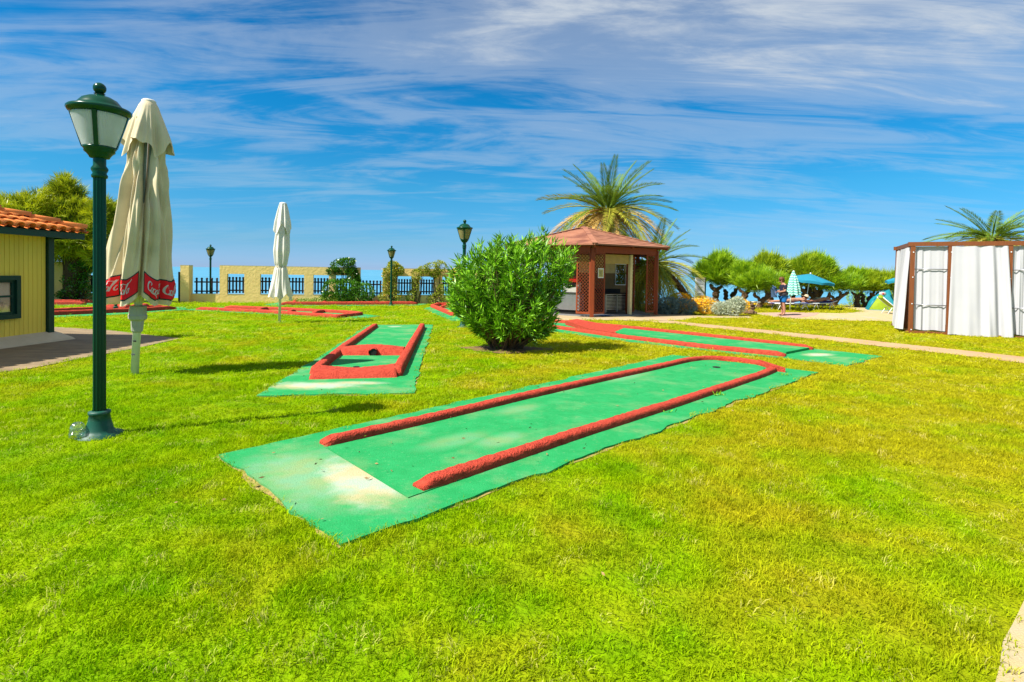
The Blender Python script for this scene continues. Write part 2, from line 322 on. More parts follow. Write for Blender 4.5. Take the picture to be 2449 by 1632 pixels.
# mini golf turf: green paint, with worn pale patches at given spots (world coordinates)
def lane_mat(name, stains, general=0.25):
    m = bpy.data.materials.new(name); m.use_nodes = True; t = m.node_tree; t.nodes.clear(); K = t.links.new
    out = NN(t, 'ShaderNodeOutputMaterial'); b = NN(t, 'ShaderNodeBsdfPrincipled'); b.inputs['Roughness'].default_value = 0.85; b.inputs['Specular IOR Level'].default_value = 0.15
    pos = NN(t, 'ShaderNodeNewGeometry').outputs['Position']
    def noise(scale, det=5, rough=0.6):
        n = NN(t, 'ShaderNodeTexNoise'); K(pos, n.inputs['Vector']); n.inputs['Scale'].default_value = scale; n.inputs['Detail'].default_value = det; n.inputs['Roughness'].default_value = rough; return n.outputs[0]
    n1 = noise(1.6); n2 = noise(7); n3 = noise(90, 3)
    c = ramp(t, n2, [(0.3, (0.010, 0.215, 0.056)), (0.7, (0.018, 0.265, 0.078))])
    w = ramp(t, n1, [(0.50, 0.0), (0.72, general)])
    w = math_node(t, 'ADD', w, math_node(t, 'MULTIPLY', ramp(t, noise(26, 4), [(0.58, 0.0), (0.74, 1.0)]), 0.16))
    warm = None
    for (x, y, ax, ay, ang, s) in stains:
        mp = NN(t, 'ShaderNodeMapping', vector_type='TEXTURE'); K(pos, mp.inputs[0])
        mp.inputs[1].default_value = (x, y, g(x, y)); mp.inputs[2].default_value = (0, 0, ang); mp.inputs[3].default_value = (ax, ay, 50)
        ln = NN(t, 'ShaderNodeVectorMath', operation='LENGTH'); K(mp.outputs[0], ln.inputs[0])
        d = math_node(t, 'ADD', ln.outputs['Value'], math_node(t, 'MULTIPLY', math_node(t, 'SUBTRACT', n1, 0.5), 0.8))
        d = math_node(t, 'ADD', d, math_node(t, 'MULTIPLY', math_node(t, 'SUBTRACT', n2, 0.5), 0.7))
        w = math_node(t, 'MAXIMUM', w, math_node(t, 'MULTIPLY', ramp(t, d, [(0.25, 1.0), (1.15, 0.0)], 'EASE'), s))
    pale = mix_rgb(t, ramp(t, noise(3.2, 4), [(0.42, 0.0), (0.62, 1.0)]), (0.30, 0.38, 0.28), (0.42, 0.34, 0.19))
    c = mix_rgb(t, w, c, pale)
    K(c, b.inputs['Base Color'])
    bp = NN(t, 'ShaderNodeBump'); bp.inputs['Strength'].default_value = 0.55; bp.inputs['Distance'].default_value = 0.012
    K(n3, bp.inputs['Height']); K(bp.outputs[0], b.inputs['Normal']); K(b.outputs[0], out.inputs[0]); return m

# lawn colours: lush on the left, drier and more olive to the right, mottled
def lawn_colour(t, pos, dark=1.0):
    K = t.links.new
    sx = NN(t, 'ShaderNodeSeparateXYZ'); K(pos, sx.inputs[0])
    def noise(scale, det=4, vec=pos):
        n = NN(t, 'ShaderNodeTexNoise'); K(vec, n.inputs['Vector']); n.inputs['Scale'].default_value = scale; n.inputs['Detail'].default_value = det; n.inputs['Roughness'].default_value = 0.6; return n.outputs[0]
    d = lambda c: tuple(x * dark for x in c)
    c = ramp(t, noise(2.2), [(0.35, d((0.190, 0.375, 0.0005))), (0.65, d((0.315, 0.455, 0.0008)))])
    dry = math_node(t, 'ADD', math_node(t, 'MULTIPLY', ramp(t, sx.outputs[0], [(0.0, 0.0), (1.0, 1.0)]), 0.0), noise(0.9, 6))
    side = math_node(t, 'MULTIPLY', math_node(t, 'MAXIMUM', math_node(t, 'MINIMUM', math_node(t, 'ADD', math_node(t, 'MULTIPLY', sx.outputs[0], 0.10), 0.25), 0.55), 0.0), 0.42)
    far = ramp(t, math_node(t, 'MULTIPLY', sx.outputs[1], 0.05), [(0.15, 0.0), (0.5, 0.08)])
    dry = math_node(t, 'ADD', math_node(t, 'ADD', dry, side), far)
    c = mix_rgb(t, ramp(t, dry, [(0.55, 0.0), (0.80, 0.8)]), c, d((0.46, 0.395, 0.010)))
    return c
def grass_mat(name, dark, transl):
    m = bpy.data.materials.new(name); m.use_nodes = True; t = m.node_tree; t.nodes.clear(); K = t.links.new
    out = NN(t, 'ShaderNodeOutputMaterial'); b = NN(t, 'ShaderNodeBsdfPrincipled'); b.inputs['Roughness'].default_value = 0.7; b.inputs['Specular IOR Level'].default_value = 0.04
    pos = NN(t, 'ShaderNodeNewGeometry').outputs['Position']
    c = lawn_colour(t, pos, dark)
    if transl:
        oi = NN(t, 'ShaderNodeObjectInfo'); h = NN(t, 'ShaderNodeHueSaturation'); K(c, h.inputs['Color'])
        K(math_node(t, 'ADD', math_node(t, 'MULTIPLY', oi.outputs['Random'], 0.6), 0.7), h.inputs['Value']); c = h.outputs[0]
        c = mix_rgb(t, ramp(t, oi.outputs['Random'], [(0.955, 0.0), (0.975, 0.65)]), c, (0.62, 0.52, 0.16))
        tr = NN(t, 'ShaderNodeBsdfTranslucent'); K(c, tr.inputs['Color']); K(c, b.inputs['Base Color'])
        mx = NN(t, 'ShaderNodeMixShader'); mx.inputs[0].default_value = transl; K(b.outputs[0], mx.inputs[1]); K(tr.outputs[0], mx.inputs[2]); K(mx.outputs[0], out.inputs[0])
    else:
        n = NN(t, 'ShaderNodeTexNoise'); K(pos, n.inputs['Vector']); n.inputs['Scale'].default_value = 28; n.inputs['Detail'].default_value = 6
        bp = NN(t, 'ShaderNodeBump'); bp.inputs['Strength'].default_value = 1; bp.inputs['Distance'].default_value = 0.05; K(n.outputs[0], bp.inputs['Height']); K(bp.outputs[0], b.inputs['Normal'])
        K(c, b.inputs['Base Color']); K(b.outputs[0], out.inputs[0])
    return m
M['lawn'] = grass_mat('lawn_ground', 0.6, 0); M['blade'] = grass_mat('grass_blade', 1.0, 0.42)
def sea_mat():
    m = bpy.data.materials.new('sea_water'); m.use_nodes = True; t = m.node_tree; K = t.links.new; b = t.nodes['Principled BSDF']
    pos = NN(t, 'ShaderNodeNewGeometry').outputs['Position']
    n = NN(t, 'ShaderNodeTexNoise'); K(pos, n.inputs['Vector']); n.inputs['Scale'].default_value = 0.012; n.inputs['Detail'].default_value = 5
    K(ramp(t, n.outputs[0], [(0.35, (0.05, 0.22, 0.34)), (0.65, (0.10, 0.29, 0.41))]), b.inputs['Base Color'])
    b.inputs['Roughness'].default_value = 0.32; b.inputs['IOR'].default_value = 1.33
    n2 = NN(t, 'ShaderNodeTexNoise'); K(pos, n2.inputs['Vector']); n2.inputs['Scale'].default_value = 0.35; n2.inputs['Detail'].default_value = 6
    bp = NN(t, 'ShaderNodeBump'); bp.inputs['Strength'].default_value = 0.8; bp.inputs['Distance'].default_value = 0.5; K(n2.outputs[0], bp.inputs['Height']); K(bp.outputs[0], b.inputs['Normal'])
    return m
M['sea'] = sea_mat()
def shade_stripes():
    m = bpy.data.materials.new('green_chevron_canvas'); m.use_nodes = True; t = m.node_tree; K = t.links.new; b = t.nodes['Principled BSDF']
    sx = NN(t, 'ShaderNodeSeparateXYZ'); K(NN(t, 'ShaderNodeTexCoord').outputs['Object'], sx.inputs[0])
    an = math_node(t, 'ARCTAN2', sx.outputs[1], sx.outputs[0])
    z = math_node(t, 'ADD', sx.outputs[2], math_node(t, 'MULTIPLY', math_node(t, 'PINGPONG', math_node(t, 'ADD', an, 4.0), 0.39), 0.14))
    s = math_node(t, 'PINGPONG', math_node(t, 'MULTIPLY', z, 8.0), 0.5)
    K(ramp(t, s, [(0.20, (0.05, 0.32, 0.27)), (0.30, (0.38, 0.62, 0.52))]), b.inputs['Base Color']); b.inputs['Roughness'].default_value = 0.8
    return m
M['chevron'] = shade_stripes()

# ------------------------------------------------------------------ ground, paving, sea
def sheet(name, poly, dz, m, step=1.0, thick=0.0, jag=0.0, kind='structure', parent=None, **tags):
    pts = [Vector((p[0], p[1])) for p in poly]
    if jag:
        q = []
        for i, a in enumerate(pts):
            b = pts[(i + 1) % len(pts)]; n = max(1, int((b - a).length / 0.12)); nrm = Vector((-(b - a).y, (b - a).x)).normalized()
            ph = random.random() * 9
            for k in range(n):
                s = k / n; w = sin(pi * s) ** 0.5 if s > 0 else 0
                q.append(a.lerp(b, s) + nrm * w * jag * (0.5 * sin(k * 0.55 + ph) + 0.3 * sin(k * 1.31 + 2 * ph) + random.uniform(-0.5, 0.5)))
        pts = q
    bm = bmesh.new(); f = bm.faces.new([bm.verts.new((p.x, p.y, 0)) for p in pts]); bm.normal_update()
    if f.normal.z < 0: f.normal_flip()
    if len(pts) > 4: bmesh.ops.triangulate(bm, faces=bm.faces[:])
    xs = [p.x for p in pts]; ys = [p.y for p in pts]
    if step:
        for ax, lo, hi in ((0, min(xs), max(xs)), (1, min(ys), max(ys))):
            k = math.ceil(lo / step) * step
            while k < hi:
                co = Vector((0, 0, 0)); co[ax] = k; no = Vector((0, 0, 0)); no[ax] = 1
                bmesh.ops.bisect_plane(bm, geom=bm.verts[:] + bm.edges[:] + bm.faces[:], plane_co=co, plane_no=no); k += step
    if thick:
        ed = [e for e in bm.edges if e.is_boundary]
        r = bmesh.ops.extrude_edge_only(bm, edges=ed)
        low = {v for v in r['geom'] if isinstance(v, bmesh.types.BMVert)}
    else: low = set()
    for v in bm.verts: v.co.z = g(v.co.x, v.co.y) + (dz - thick if v in low else dz)
    bm.normal_update()
    me = bpy.data.meshes.new(name); bm.to_mesh(me); bm.free(); me.materials.append(m)
    o = link(bpy.data.objects.new(name, me), parent)
    if kind: o['kind'] = kind
    for k, v in tags.items(): o[k] = v
    o['_poly'] = 0; del o['_poly']
    return o, [(p.x, p.y) for p in pts]
BLOCK = []                                      # polygons where no grass grows
def Gxy(pts): return [tuple(G(*p)[:2]) for p in pts]
FARY = 34.0
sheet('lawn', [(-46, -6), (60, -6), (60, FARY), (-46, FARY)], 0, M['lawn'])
mb = MB()                                       # low rocky slope from the lawn's edge down to the sea
def cliff(u, v):
    x = -46 + 106 * u; return (x, FARY + v * 9 + 0.8 * sin(x * 0.7) * v, g(x, FARY) - 7.6 * v ** 0.8 - 0.01)
mb.grid(cliff, 60, 6); obj('shore_slope', mb, M['stone'], kind='structure')
mb = MB(); n = 96; rr = [1, 60, 400, 3000, 60000]
mb.lathe([(r, 0) for r in rr[::-1]], n, (0, 30, -7.0)); o = obj('sea', mb, M['sea'], kind='structure')

pave = Gxy([(-60, 905), (0, 892), (79, 882), (224, 853), (323, 835), (431, 811), (337, 800), (252, 790), (140, 784), (60, 779)]) + [(-16, 14.5), (-16, 8.0)]
sheet('paving', pave, 0.012, M['house_pave']); BLOCK.append(pave)
# kiosk apron, garden path and plaza
kpad = Gxy([(1240, 769), (1330, 767.5), (1420, 766), (1530, 768), (1600, 768), (1640, 765.5), (1665, 761), (1800, 762), (1790, 756), (1700, 757), (1660, 755.5), (1640, 752)]) + [(8.2, 27), (3.6, 29.5), (-1, 27)]
sheet('kiosk_paving', kpad, 0.014, M['pad']); BLOCK.append(kpad)
pth = Gxy([(1600, 768), (1700, 777.5), (1900, 797), (2100, 817.5), (2300, 838.5), (2449, 855), (2600, 873), (2600, 893), (2449, 870), (2300, 851.5), (2100, 829), (1900, 806.5), (1700, 785), (1620, 776), (1530, 769)])
sheet('path', pth, 0.010, M['path']); BLOCK.append(pth)
plz = Gxy([(1801, 749), (1900, 748), (2000, 750), (2040, 749), (2060, 745), (2000, 733.5), (2035, 732.5), (2160, 749), (2330, 752), (2330, 772), (2150, 770), (2000, 767), (1890, 763), (1850, 759), (1810, 752)])
sheet('plaza', plz, 0.012, M['sand']); BLOCK.append(plz)
plz2 = Gxy([(1815, 750), (1870, 748.6), (1960, 749), (1950, 755), (1900, 762), (1860, 759)])
sheet('plaza_inlay', plz2, 0.018, M['plaza_pink'])
corner = Gxy([(2375, 1660), (2392, 1590), (2420, 1500), (2449, 1440), (2520, 1420)]) + [(3.6, 2.5), (3.6, 0.8), (2.0, 1.0)]
sheet('side_path', corner, 0.008, M['sand'], jag=0.05); BLOCK.append(corner)

# ------------------------------------------------------------------ mini golf lanes
def smooth_path(pts, n=6):
    pts = [Vector(p) for p in pts]; out = []
    for i in range(len(pts) - 1):
        p0, p1, p2, p3 = pts[max(i - 1, 0)], pts[i], pts[i + 1], pts[min(i + 2, len(pts) - 1)]
        for k in range(n):
            t = k / n; out.append(0.5 * ((2 * p1) + (p2 - p0) * t + (2 * p0 - 5 * p1 + 4 * p2 - p3) * t * t + (3 * p1 - p0 - 3 * p2 + p3) * t ** 3))
    out.append(pts[-1]); return out
def resample(pts, step):
    out = [pts[0]]
    for i in range(len(pts) - 1):
        a, b = Vector(pts[i]), Vector(pts[i + 1]); n = max(1, int((b - a).length / step))
        out += [a.lerp(b, (k + 1) / n) for k in range(n)]
    return out
def kerb_mb(path, w=0.14, h=0.085, step=0.05, base=0.02, mb=None, taper=True):
    """a rough rounded kerb swept along ground points (x, y)"""
    mb = mb or MB(); P = resample([Vector((p[0], p[1])) for p in path], step); N = len(P); vs = []
    prof = [(-0.53, -0.15), (-0.5, 0.35), (-0.46, 0.74), (-0.38, 0.95), (-0.2, 1.0), (0.0, 1.02), (0.2, 1.0), (0.38, 0.95), (0.46, 0.74), (0.5, 0.35), (0.53, -0.15)]
    n = len(prof)
    for i, p in enumerate(P):
        t = (P[min(i + 1, N - 1)] - P[max(i - 1, 0)]).normalized(); r = Vector((t.y, -t.x))
        e = 1.0
        if taper: e = min(1.0, 0.55 + 0.45 * min(i, N - 1 - i) / 2.0)
        for (a, b) in prof:
            j = random.uniform(-1, 1) * 0.06
            q = p + r * (a * w * (0.92 + 0.08 * e) * (1 + j)); vs.append((q.x, q.y, g(q.x, q.y) + base + h * b * e * (1 + random.uniform(-1, 1) * 0.085)))
    fs = [(i * n + k, i * n + k + 1, (i + 1) * n + k + 1, (i + 1) * n + k) for i in range(N - 1) for k in range(n - 1)]
    fs += [tuple(range(n - 1, -1, -1)), tuple((N - 1) * n + k for k in range(n))]
    return mb.add(vs, fs)
def lane(label, poly, stains, jag=0.04, dz=0.02):
    t = thing('mini_golf_lane', label, 'mini golf lane', (0, 0, 0), group='mini golf lanes on the lawn')
    m = lane_mat('lane_turf', stains)
    o, q = sheet('base_slab', poly, dz, m, thick=0.05, jag=jag, kind=None, parent=t)
    c = Vector((sum(x for x, y in poly) / len(poly), sum(y for x, y in poly) / len(poly)))
    fr = [tuple(Vector(p) + (Vector(p) - c).normalized() * 0.02) for p in poly]
    _, q2 = sheet('dry_edge', fr, 0.004, M['dry_edge'], jag=0.045)
    BLOCK.append(q2); BLOCK.append(q); return t, m
def hole_disc(parent, px, py, r=0.055, dz=0.026):
    p = G(px, py); mb = MB(); mb.lathe([(0.001, 0), (r * 0.9, 0.0), (r, 0.003), (r * 1.1, 0.0)], 16, (p.x, p.y, p.z + dz)); obj('hole', mb, M['dark'], parent)  # flat disc; the shade inside the hole is its near-black colour
# main lane
A = Gxy([(523, 1093), (817, 1309), (1957, 893), (1608, 851)])
a_, b_ = G(791, 1082), G(983, 1197); dt = math.atan2(b_.y - a_.y, b_.x - a_.x); st = G(862, 1135); st2 = G(720, 1130); d = math.atan2(A[1][1] - A[0][1], A[1][0] - A[0][0])
t, m = lane('biggest green mini golf lane, in the foreground, with U-shaped red kerb and worn tee', A,
            [(G(858, 1152).x, G(858, 1152).y, 0.86, 0.40, dt, 1.0), (G(745, 1140).x, G(745, 1140).y, 0.9, 0.6, dt, 0.42), (G(1200, 1060).x, G(1200, 1060).y, 0.3, 0.12, 0.8, 0.3), (G(1060, 960).x, G(1060, 960).y, 0.3, 0.10, 0.8, 0.3), (G(1490, 905).x, G(1490, 905).y, 0.6, 0.2, 0.8, 0.35)], jag=0.05)
path = [(772, 1070), (1000, 1018), (1250, 957), (1450, 911), (1600, 878), (1640, 868)]
path2 = [(1640, 868), (1690, 862.5), (1760, 866), (1822, 876.5), (1848, 889), (1815, 905)]
path3 = [(1815, 905), (1600, 978), (1400, 1042), (1200, 1110), (1000, 1178)]
P = Gxy(path) + Gxy([tuple(p) for p in smooth_path([(x, y, 0) for x, y in path2], 5)][1:] if False else [(p.x, p.y) for p in smooth_path([(x, y, 0) for x, y in path2], 5)][1:]) + Gxy(path3)[1:]
obj('kerb', kerb_mb(P, 0.132, 0.068), M['kerb'], t, True)
mb = MB(); c = [G(1848, 890), G(1878, 894), G(1812, 872)]     # squared outer corner of the kerb
mb.add([(p.x, p.y, p.z + 0.02) for p in c] + [(p.x, p.y, p.z + 0.10) for p in c], [(3, 4, 5), (0, 1, 4, 3), (1, 2, 5, 4), (2, 0, 3, 5)]); obj('kerb_corner', mb, M['kerb'], t)
bed = Gxy([(784, 1080), (976, 1199), (1500, 1012), (1800, 908), (1830, 884), (1760, 870), (1690, 866), (1640, 872)])
mbed = lane_mat('putting_bed_turf', [(G(1200, 1060).x, G(1200, 1060).y, 0.45, 0.22, 0.8, 0.30), (G(1060, 960).x, G(1060, 960).y, 0.45, 0.2, 0.8, 0.24), (G(1090, 1060).x, G(1090, 1060).y, 0.5, 0.22, 0.8, 0.22), (G(1490, 905).x, G(1490, 905).y, 0.9, 0.35, 0.8, 0.26), (G(1240, 985).x, G(1240, 985).y, 0.5, .22, .8, .25)], 0.18)
o, _ = sheet('putting_bed', bed, 0.027, mbed, thick=0.006, kind=None, parent=t)
hole_disc(t, 1713, 883, 0.06, 0.036)
# middle lane with the tunnel hump
B = Gxy([(613, 950), (991, 943), (1004, 880), (1036, 778), (878, 779), (780, 846)])
t, m = lane('green mini golf lane crossed by a red hump with a round tunnel', B,
            [(G(745, 926).x, G(745, 926).y, 0.95, 0.34, 0.05, 1.0), (G(850, 920).x, G(850, 920).y, 0.55, 0.18, 0.05, 0.8), (G(945, 783).x, G(945, 783).y, 0.3, 0.35, 0.05, 0.75)], jag=0.04)
lk = Gxy([(898, 783), (825, 836), (775, 877), (752, 898)]); rk = Gxy([(1010, 785), (980, 842), (955, 890), (949, 903)])
obj('kerb', kerb_mb(lk, 0.15, 0.10), M['kerb'], t, True); obj('kerb', kerb_mb(rk, 0.16, 0.13), M['kerb'], t, True)
fl, fr = G(738, 912), G(950, 907); bl, br = G(762, 888), G(951, 884)
def fcap(u, v):                                  # broad front cap with a curved inner edge
    a = fl.lerp(fr, u); b = bl.lerp(br, u); dip = 0.22 * sin(pi * u) ** 0.8
    p = a.lerp(b, v * (1 - dip)); h = 0.15 * (1 - (2 * v - 1) ** 4) * (0.75 + 0.25 * abs(2 * u - 1)) * (1 if 0 < u < 1 else 0.6)
    return (p.x + random.uniform(-1, 1) * .006, p.y + random.uniform(-1, 1) * .006, g(p.x, p.y) + 0.0 + max(h, 0) * (1 + random.uniform(-.04, .04)))
mb = MB(); mb.grid(fcap, 40, 10); obj('front_cap', mb, M['kerb'], t, True)
hl, hr = G(812, 853), G(963, 853); kl, kr = G(822, 842), G(970, 842)
def hump(u, v):
    p = hl.lerp(hr, u).lerp(kl.lerp(kr, u), v); h = (0.125 + 0.05 * sin(pi * u)) * sin(pi * min(1, max(0, v))) ** 0.55
    return (p.x, p.y, g(p.x, p.y) + 0.015 + h * (1 + random.uniform(-.03, .03)))
mb = MB(); mb.grid(hump, 40, 12); obj('hump', mb, M['kerb'], t, True)
p = hl.lerp(hr, 0.53); q = kl.lerp(kr, 0.53); dd = (q - p).normalized()
a = p.lerp(q, -0.02) + Vector((0, 0, 0.085)); b = p.lerp(q, 0.3) + Vector((0, 0, 0.095))
mb = MB(); mb.tube([a, b], [0.075, 0.075], 14, cap=False); mb.lathe([(0.001, 0), (0.07, 0)], 14, (0, 0, 0)); mb2 = MB()
mb2.tube([a - dd * 0.003, a + dd * 0.06], [0.066, 0.06], 14); obj('tunnel_mouth', mb2, M['dark'], t)  # closed plug; the tunnel's inner shade is put into its colour
mbr = MB(); mbr.tube([a - dd * 0.02, a + dd * 0.08], [0.085, 0.085], 16, cap=False); obj('tunnel_pipe', mbr, M['kerb'], t, True)
hole_disc(t, 852, 881, 0.05)
# right lane with the ramp
Cq = Gxy([(1240, 772), (1296, 790), (1500, 818), (1740, 846), (1880, 859), (2026, 877), (2110, 854), (1942, 836), (1700, 806), (1480, 780), (1300, 764)])
t, m = lane('long narrow mini golf lane with a red ramp, in front of the kiosk', Cq,
            [(G(1955, 851).x, G(1955, 851).y, 0.55, 0.28, 0.5, 1.0), (G(1410, 808).x, G(1410, 808).y, 0.4, 0.12, -0.6, 0.6)])
obj('kerb', kerb_mb(Gxy([(1270, 779), (1300, 783), (1500, 812), (1700, 837), (1878, 855)]), 0.18, 0.09, 0.08), M['kerb'], t, True)
obj('kerb', kerb_mb(Gxy([(1262, 768), (1310, 771), (1480, 786), (1700, 810), (1880, 831), (1942, 839)]), 0.13, 0.10, 0.08), M['kerb'], t, True)
bed = Gxy([(1470, 800), (1700, 829), (1880, 850), (1935, 839), (1700, 813), (1492, 790)])
sheet('putting_bed', bed, 0.07, m, thick=0.05, kind=None, parent=t)
mb = MB()
r0, r1, r2, r3, r4 = G(1473, 801), G(1495, 790), G(1380, 777), G(1352, 779), G(1414, 796)
up = lambda p, z: (p.x, p.y, p.z + z)
mb.add([up(r0, .06), up(r1, .06), up(r2, .20), up(r3, .17), up(r4, .10), up(r3, .02), up(r4, .02), up(r2, .02), up(r0, .02), up(r1, .02)],
       [(0, 1, 2, 3, 4), (3, 5, 6, 4), (2, 7, 5, 3), (4, 6, 8, 0), (1, 9, 7, 2), (0, 8, 9, 1)]); obj('ramp', mb, M['kerb'], t)
# lane with slanted bars, mid left
D = Gxy([(440, 742), (560, 748), (860, 764), (910, 757), (850, 751), (560, 737), (520, 736)])
t, m = lane('flat green mini golf lane with slanted red bars across it, behind the white parasol', D, [(G(860, 758).x, G(860, 758).y, .5, .2, 0, .3)], jag=0.05)
obj('kerb', kerb_mb(Gxy([(473, 742), (640, 750), (810, 761.5), (862, 755), (845, 752), (700, 744), (540, 738)]), 0.2, 0.12, 0.12), M['kerb'], t, True)
for a, b in (((617, 745), (640, 741.5)), ((690, 750.5), (703, 747)), ((750, 752.5), (775, 748))):
    obj('cross_bar', kerb_mb(Gxy([a, b]), 0.18, 0.11, 0.12, 0.03), M['kerb'], t, True)
# lane along the wall
E_ = Gxy([(630, 729), (664, 733), (1000, 731.5), (1022, 728), (1000, 722.5), (690, 722)])
t, m = lane('long red kerbed mini golf lane running along the foot of the ochre wall', E_, [(G(1005, 727).x, G(1005, 727).y, .6, .5, 0, .8)], jag=0.05)
obj('kerb', kerb_mb(Gxy([(668, 731), (800, 730.5), (998, 729.6)]), 0.24, 0.17, 0.15), M['kerb'], t, True)
obj('kerb', kerb_mb(Gxy([(682, 724), (800, 723.6), (992, 723.2)]), 0.24, 0.14, 0.15), M['kerb'], t, True)
for x in (702, 774, 837, 898): obj('cross_bar', kerb_mb(Gxy([(x, 730), (x + 6, 724)]), 0.2, 0.15, 0.2, 0.03), M['kerb'], t, True)
# lane left of the oleander
H_ = Gxy([(1013, 739), (1082, 769), (1120, 768), (1110, 735), (1060, 728)])
t, m = lane('mini golf lane with a red wedge half hidden behind the oleander', H_, [])
obj('kerb', kerb_mb(Gxy([(1085, 757), (1034, 736), (1050, 731.5), (1100, 731.5)]), 0.2, 0.15, 0.12), M['kerb'], t, True)
w0, w1, w2, w3 = G(1046, 738), G(1072, 738), G(1085, 731), G(1058, 731)
mb = MB(); mb.add([up(w0, .02), up(w1, .02), up(w2, .02), up(w3, .02), up(w2, .28), up(w1, .24)], [(0, 1, 5), (1, 2, 4, 5), (0, 5, 4, 3), (2, 3, 4)]); obj('wedge', mb, M['kerb'], t)
# two lanes far left
I_ = Gxy([(100, 762), (300, 753), (408, 745), (450, 742), (440, 735), (330, 738), (100, 744)])
t, m = lane('green mini golf lane with red humps seen below the beige parasol', I_, [])
obj('kerb', kerb_mb(Gxy([(100, 757), (300, 748.5), (418, 741)]), 0.2, 0.15, 0.15), M['kerb'], t, True)
obj('kerb', kerb_mb(Gxy([(100, 749), (250, 742), (400, 737.5)]), 0.2, 0.13, 0.15), M['kerb'], t, True)
for a, b in (((256, 745.5), (276, 740)), ((286, 745), (300, 740)), ((322, 743.5), (345, 738))): obj('cross_bar', kerb_mb(Gxy([a, b]), 0.45, 0.2, 0.12, 0.03), M['kerb'], t, True)
J_ = Gxy([(80, 732), (210, 731), (250, 729), (235, 726), (80, 726)])
t, m = lane('short mini golf lane close to the wall between the yellow house and the near lamp', J_, [])
obj('kerb', kerb_mb(Gxy([(90, 730), (205, 730)]), 0.25, 0.17, 0.15), M['kerb'], t, True)
obj('kerb', kerb_mb(Gxy([(90, 725.6), (225, 725.6)]), 0.2, 0.15, 0.15), M['kerb'], t, True)

# ------------------------------------------------------------------ street lamps
def make_lamp(label, loc, rz, glass, near, h=3.2, group='green street lamps on the lawn'):
    s = h / 3.2
    t = thing('street_lamp', label, 'street lamp', loc, rz, group, s)
    n = 32 if near else 16
    mb = MB(); mb.lathe([(0.19, -0.02), (0.185, 0.012), (0.125, 0.03), (0.108, 0.06), (0.088, 0.14), (0.078, 0.195), (0.086, 0.20), (0.086, 0.225), (0.07, 0.23), (0.058, 0.235)], n)
    obj('base', mb, M['lamp_dirty'], t, True)
    mb = MB(); mb.lathe([(0.052, 0.2), (0.050, 2.38)], 64 if near else 16, flute=0.24 if near else 0, nf=11); obj('pole', mb, M['lamp_green'], t, True)
    mb = MB(); mb.lathe([(0.05, 2.375), (0.06, 2.38), (0.064, 2.40), (0.052, 2.42), (0.066, 2.45), (0.066, 2.465), (0.05, 2.49), (0.05, 2.555)], n); obj('collar', mb, M['lamp_green'], t, True)
    mb = MB(); mb.lathe([(0.05, 2.555), (0.075, 2.56), (0.082, 2.575), (0.10, 2.60), (0.118, 2.615), (0.118, 2.635), (0.128, 2.645), (0.128, 2.66), (0.05, 2.662)], n); obj('lantern_cup', mb, M['lamp_green'], t, True)
    for k in range(4):
        a0 = k * pi / 2 + 0.10; a1 = (k + 1) * pi / 2 - 0.10
        mb = MB(); m_ = 44 if near else 6
        vs = []; fs = []
        for j, (r, z) in enumerate(((0.120, 2.66), (0.165, 2.80), (0.205, 2.945))):
            for i in range(m_ + 1):
                rr = r + (0.008 * (i % 2) if near else 0); a = a0 + (a1 - a0) * i / m_
                vs.append((rr * cos(a), rr * sin(a), z))
        for j in range(2):
            for i in range(m_): fs.append((j * (m_ + 1) + i, j * (m_ + 1) + i + 1, (j + 1) * (m_ + 1) + i + 1, (j + 1) * (m_ + 1) + i))
        mb.add(vs, fs); obj('lantern_pane', mb, glass, t)
        a = k * pi / 2; c, s_ = cos(a), sin(a)
        mb = MB(); mb.bar((0.124 * c, 0.124 * s_, 2.655), (0.212 * c, 0.212 * s_, 2.955), 0.034, 0.02, (c, s_, 0)); obj('lantern_bar', mb, M['lamp_green'], t)
    mb = MB(); mb.lathe([(0.198, 2.93), (0.205, 2.955), (0.235, 2.965), (0.247, 2.985), (0.247, 3.0), (0.235, 3.012), (0.185, 3.02), (0.17, 3.045), (0.135, 3.09), (0.09, 3.115), (0.04, 3.128), (0.036, 3.14), (0.045, 3.145)], n); obj('lamp_roof', mb, M['lamp_green'], t, True)
    mb = MB(); mb.lathe([(0.198, 2.932), (0.03, 2.99)], n); obj('reflector', mb, M['white_plastic'], t, True)
    mb = MB(); mb.lathe([(0.03, 3.13), (0.032, 3.145), (0.022, 3.155)], 14); mb.ball((0, 0, 3.195), 0.052, 16); obj('finial', mb, M['lamp_green'], t, True)
    return t
p = G(238, 1041); make_lamp('tall dark green lamp with fluted post, nearest of all, at the left', p, rad(-63), M['lamp_glass'], True, 3.19)
p = G(503, 722); make_lamp('small green lamp standing before the wall beside its left end gap', p, 0.6, M['lamp_glass_warm'], False, 3.15)
p = G(935, 733); make_lamp('small green lamp in front of the yellowish climber by the wall gap', p, 0.75, M['lamp_glass_warm'], False, 3.15)
p = at(1109, 700, 16.6); make_lamp('green lamp whose lantern rises behind the left side of the oleander', gp(p.x, p.y), 0.02, M['lamp_glass_warm'], False, 3.3)
p = G(277, 747); make_lamp('green lamp mostly hidden behind the beige closed parasol', p, 0.3, M['lamp_glass'], False, 3.15)
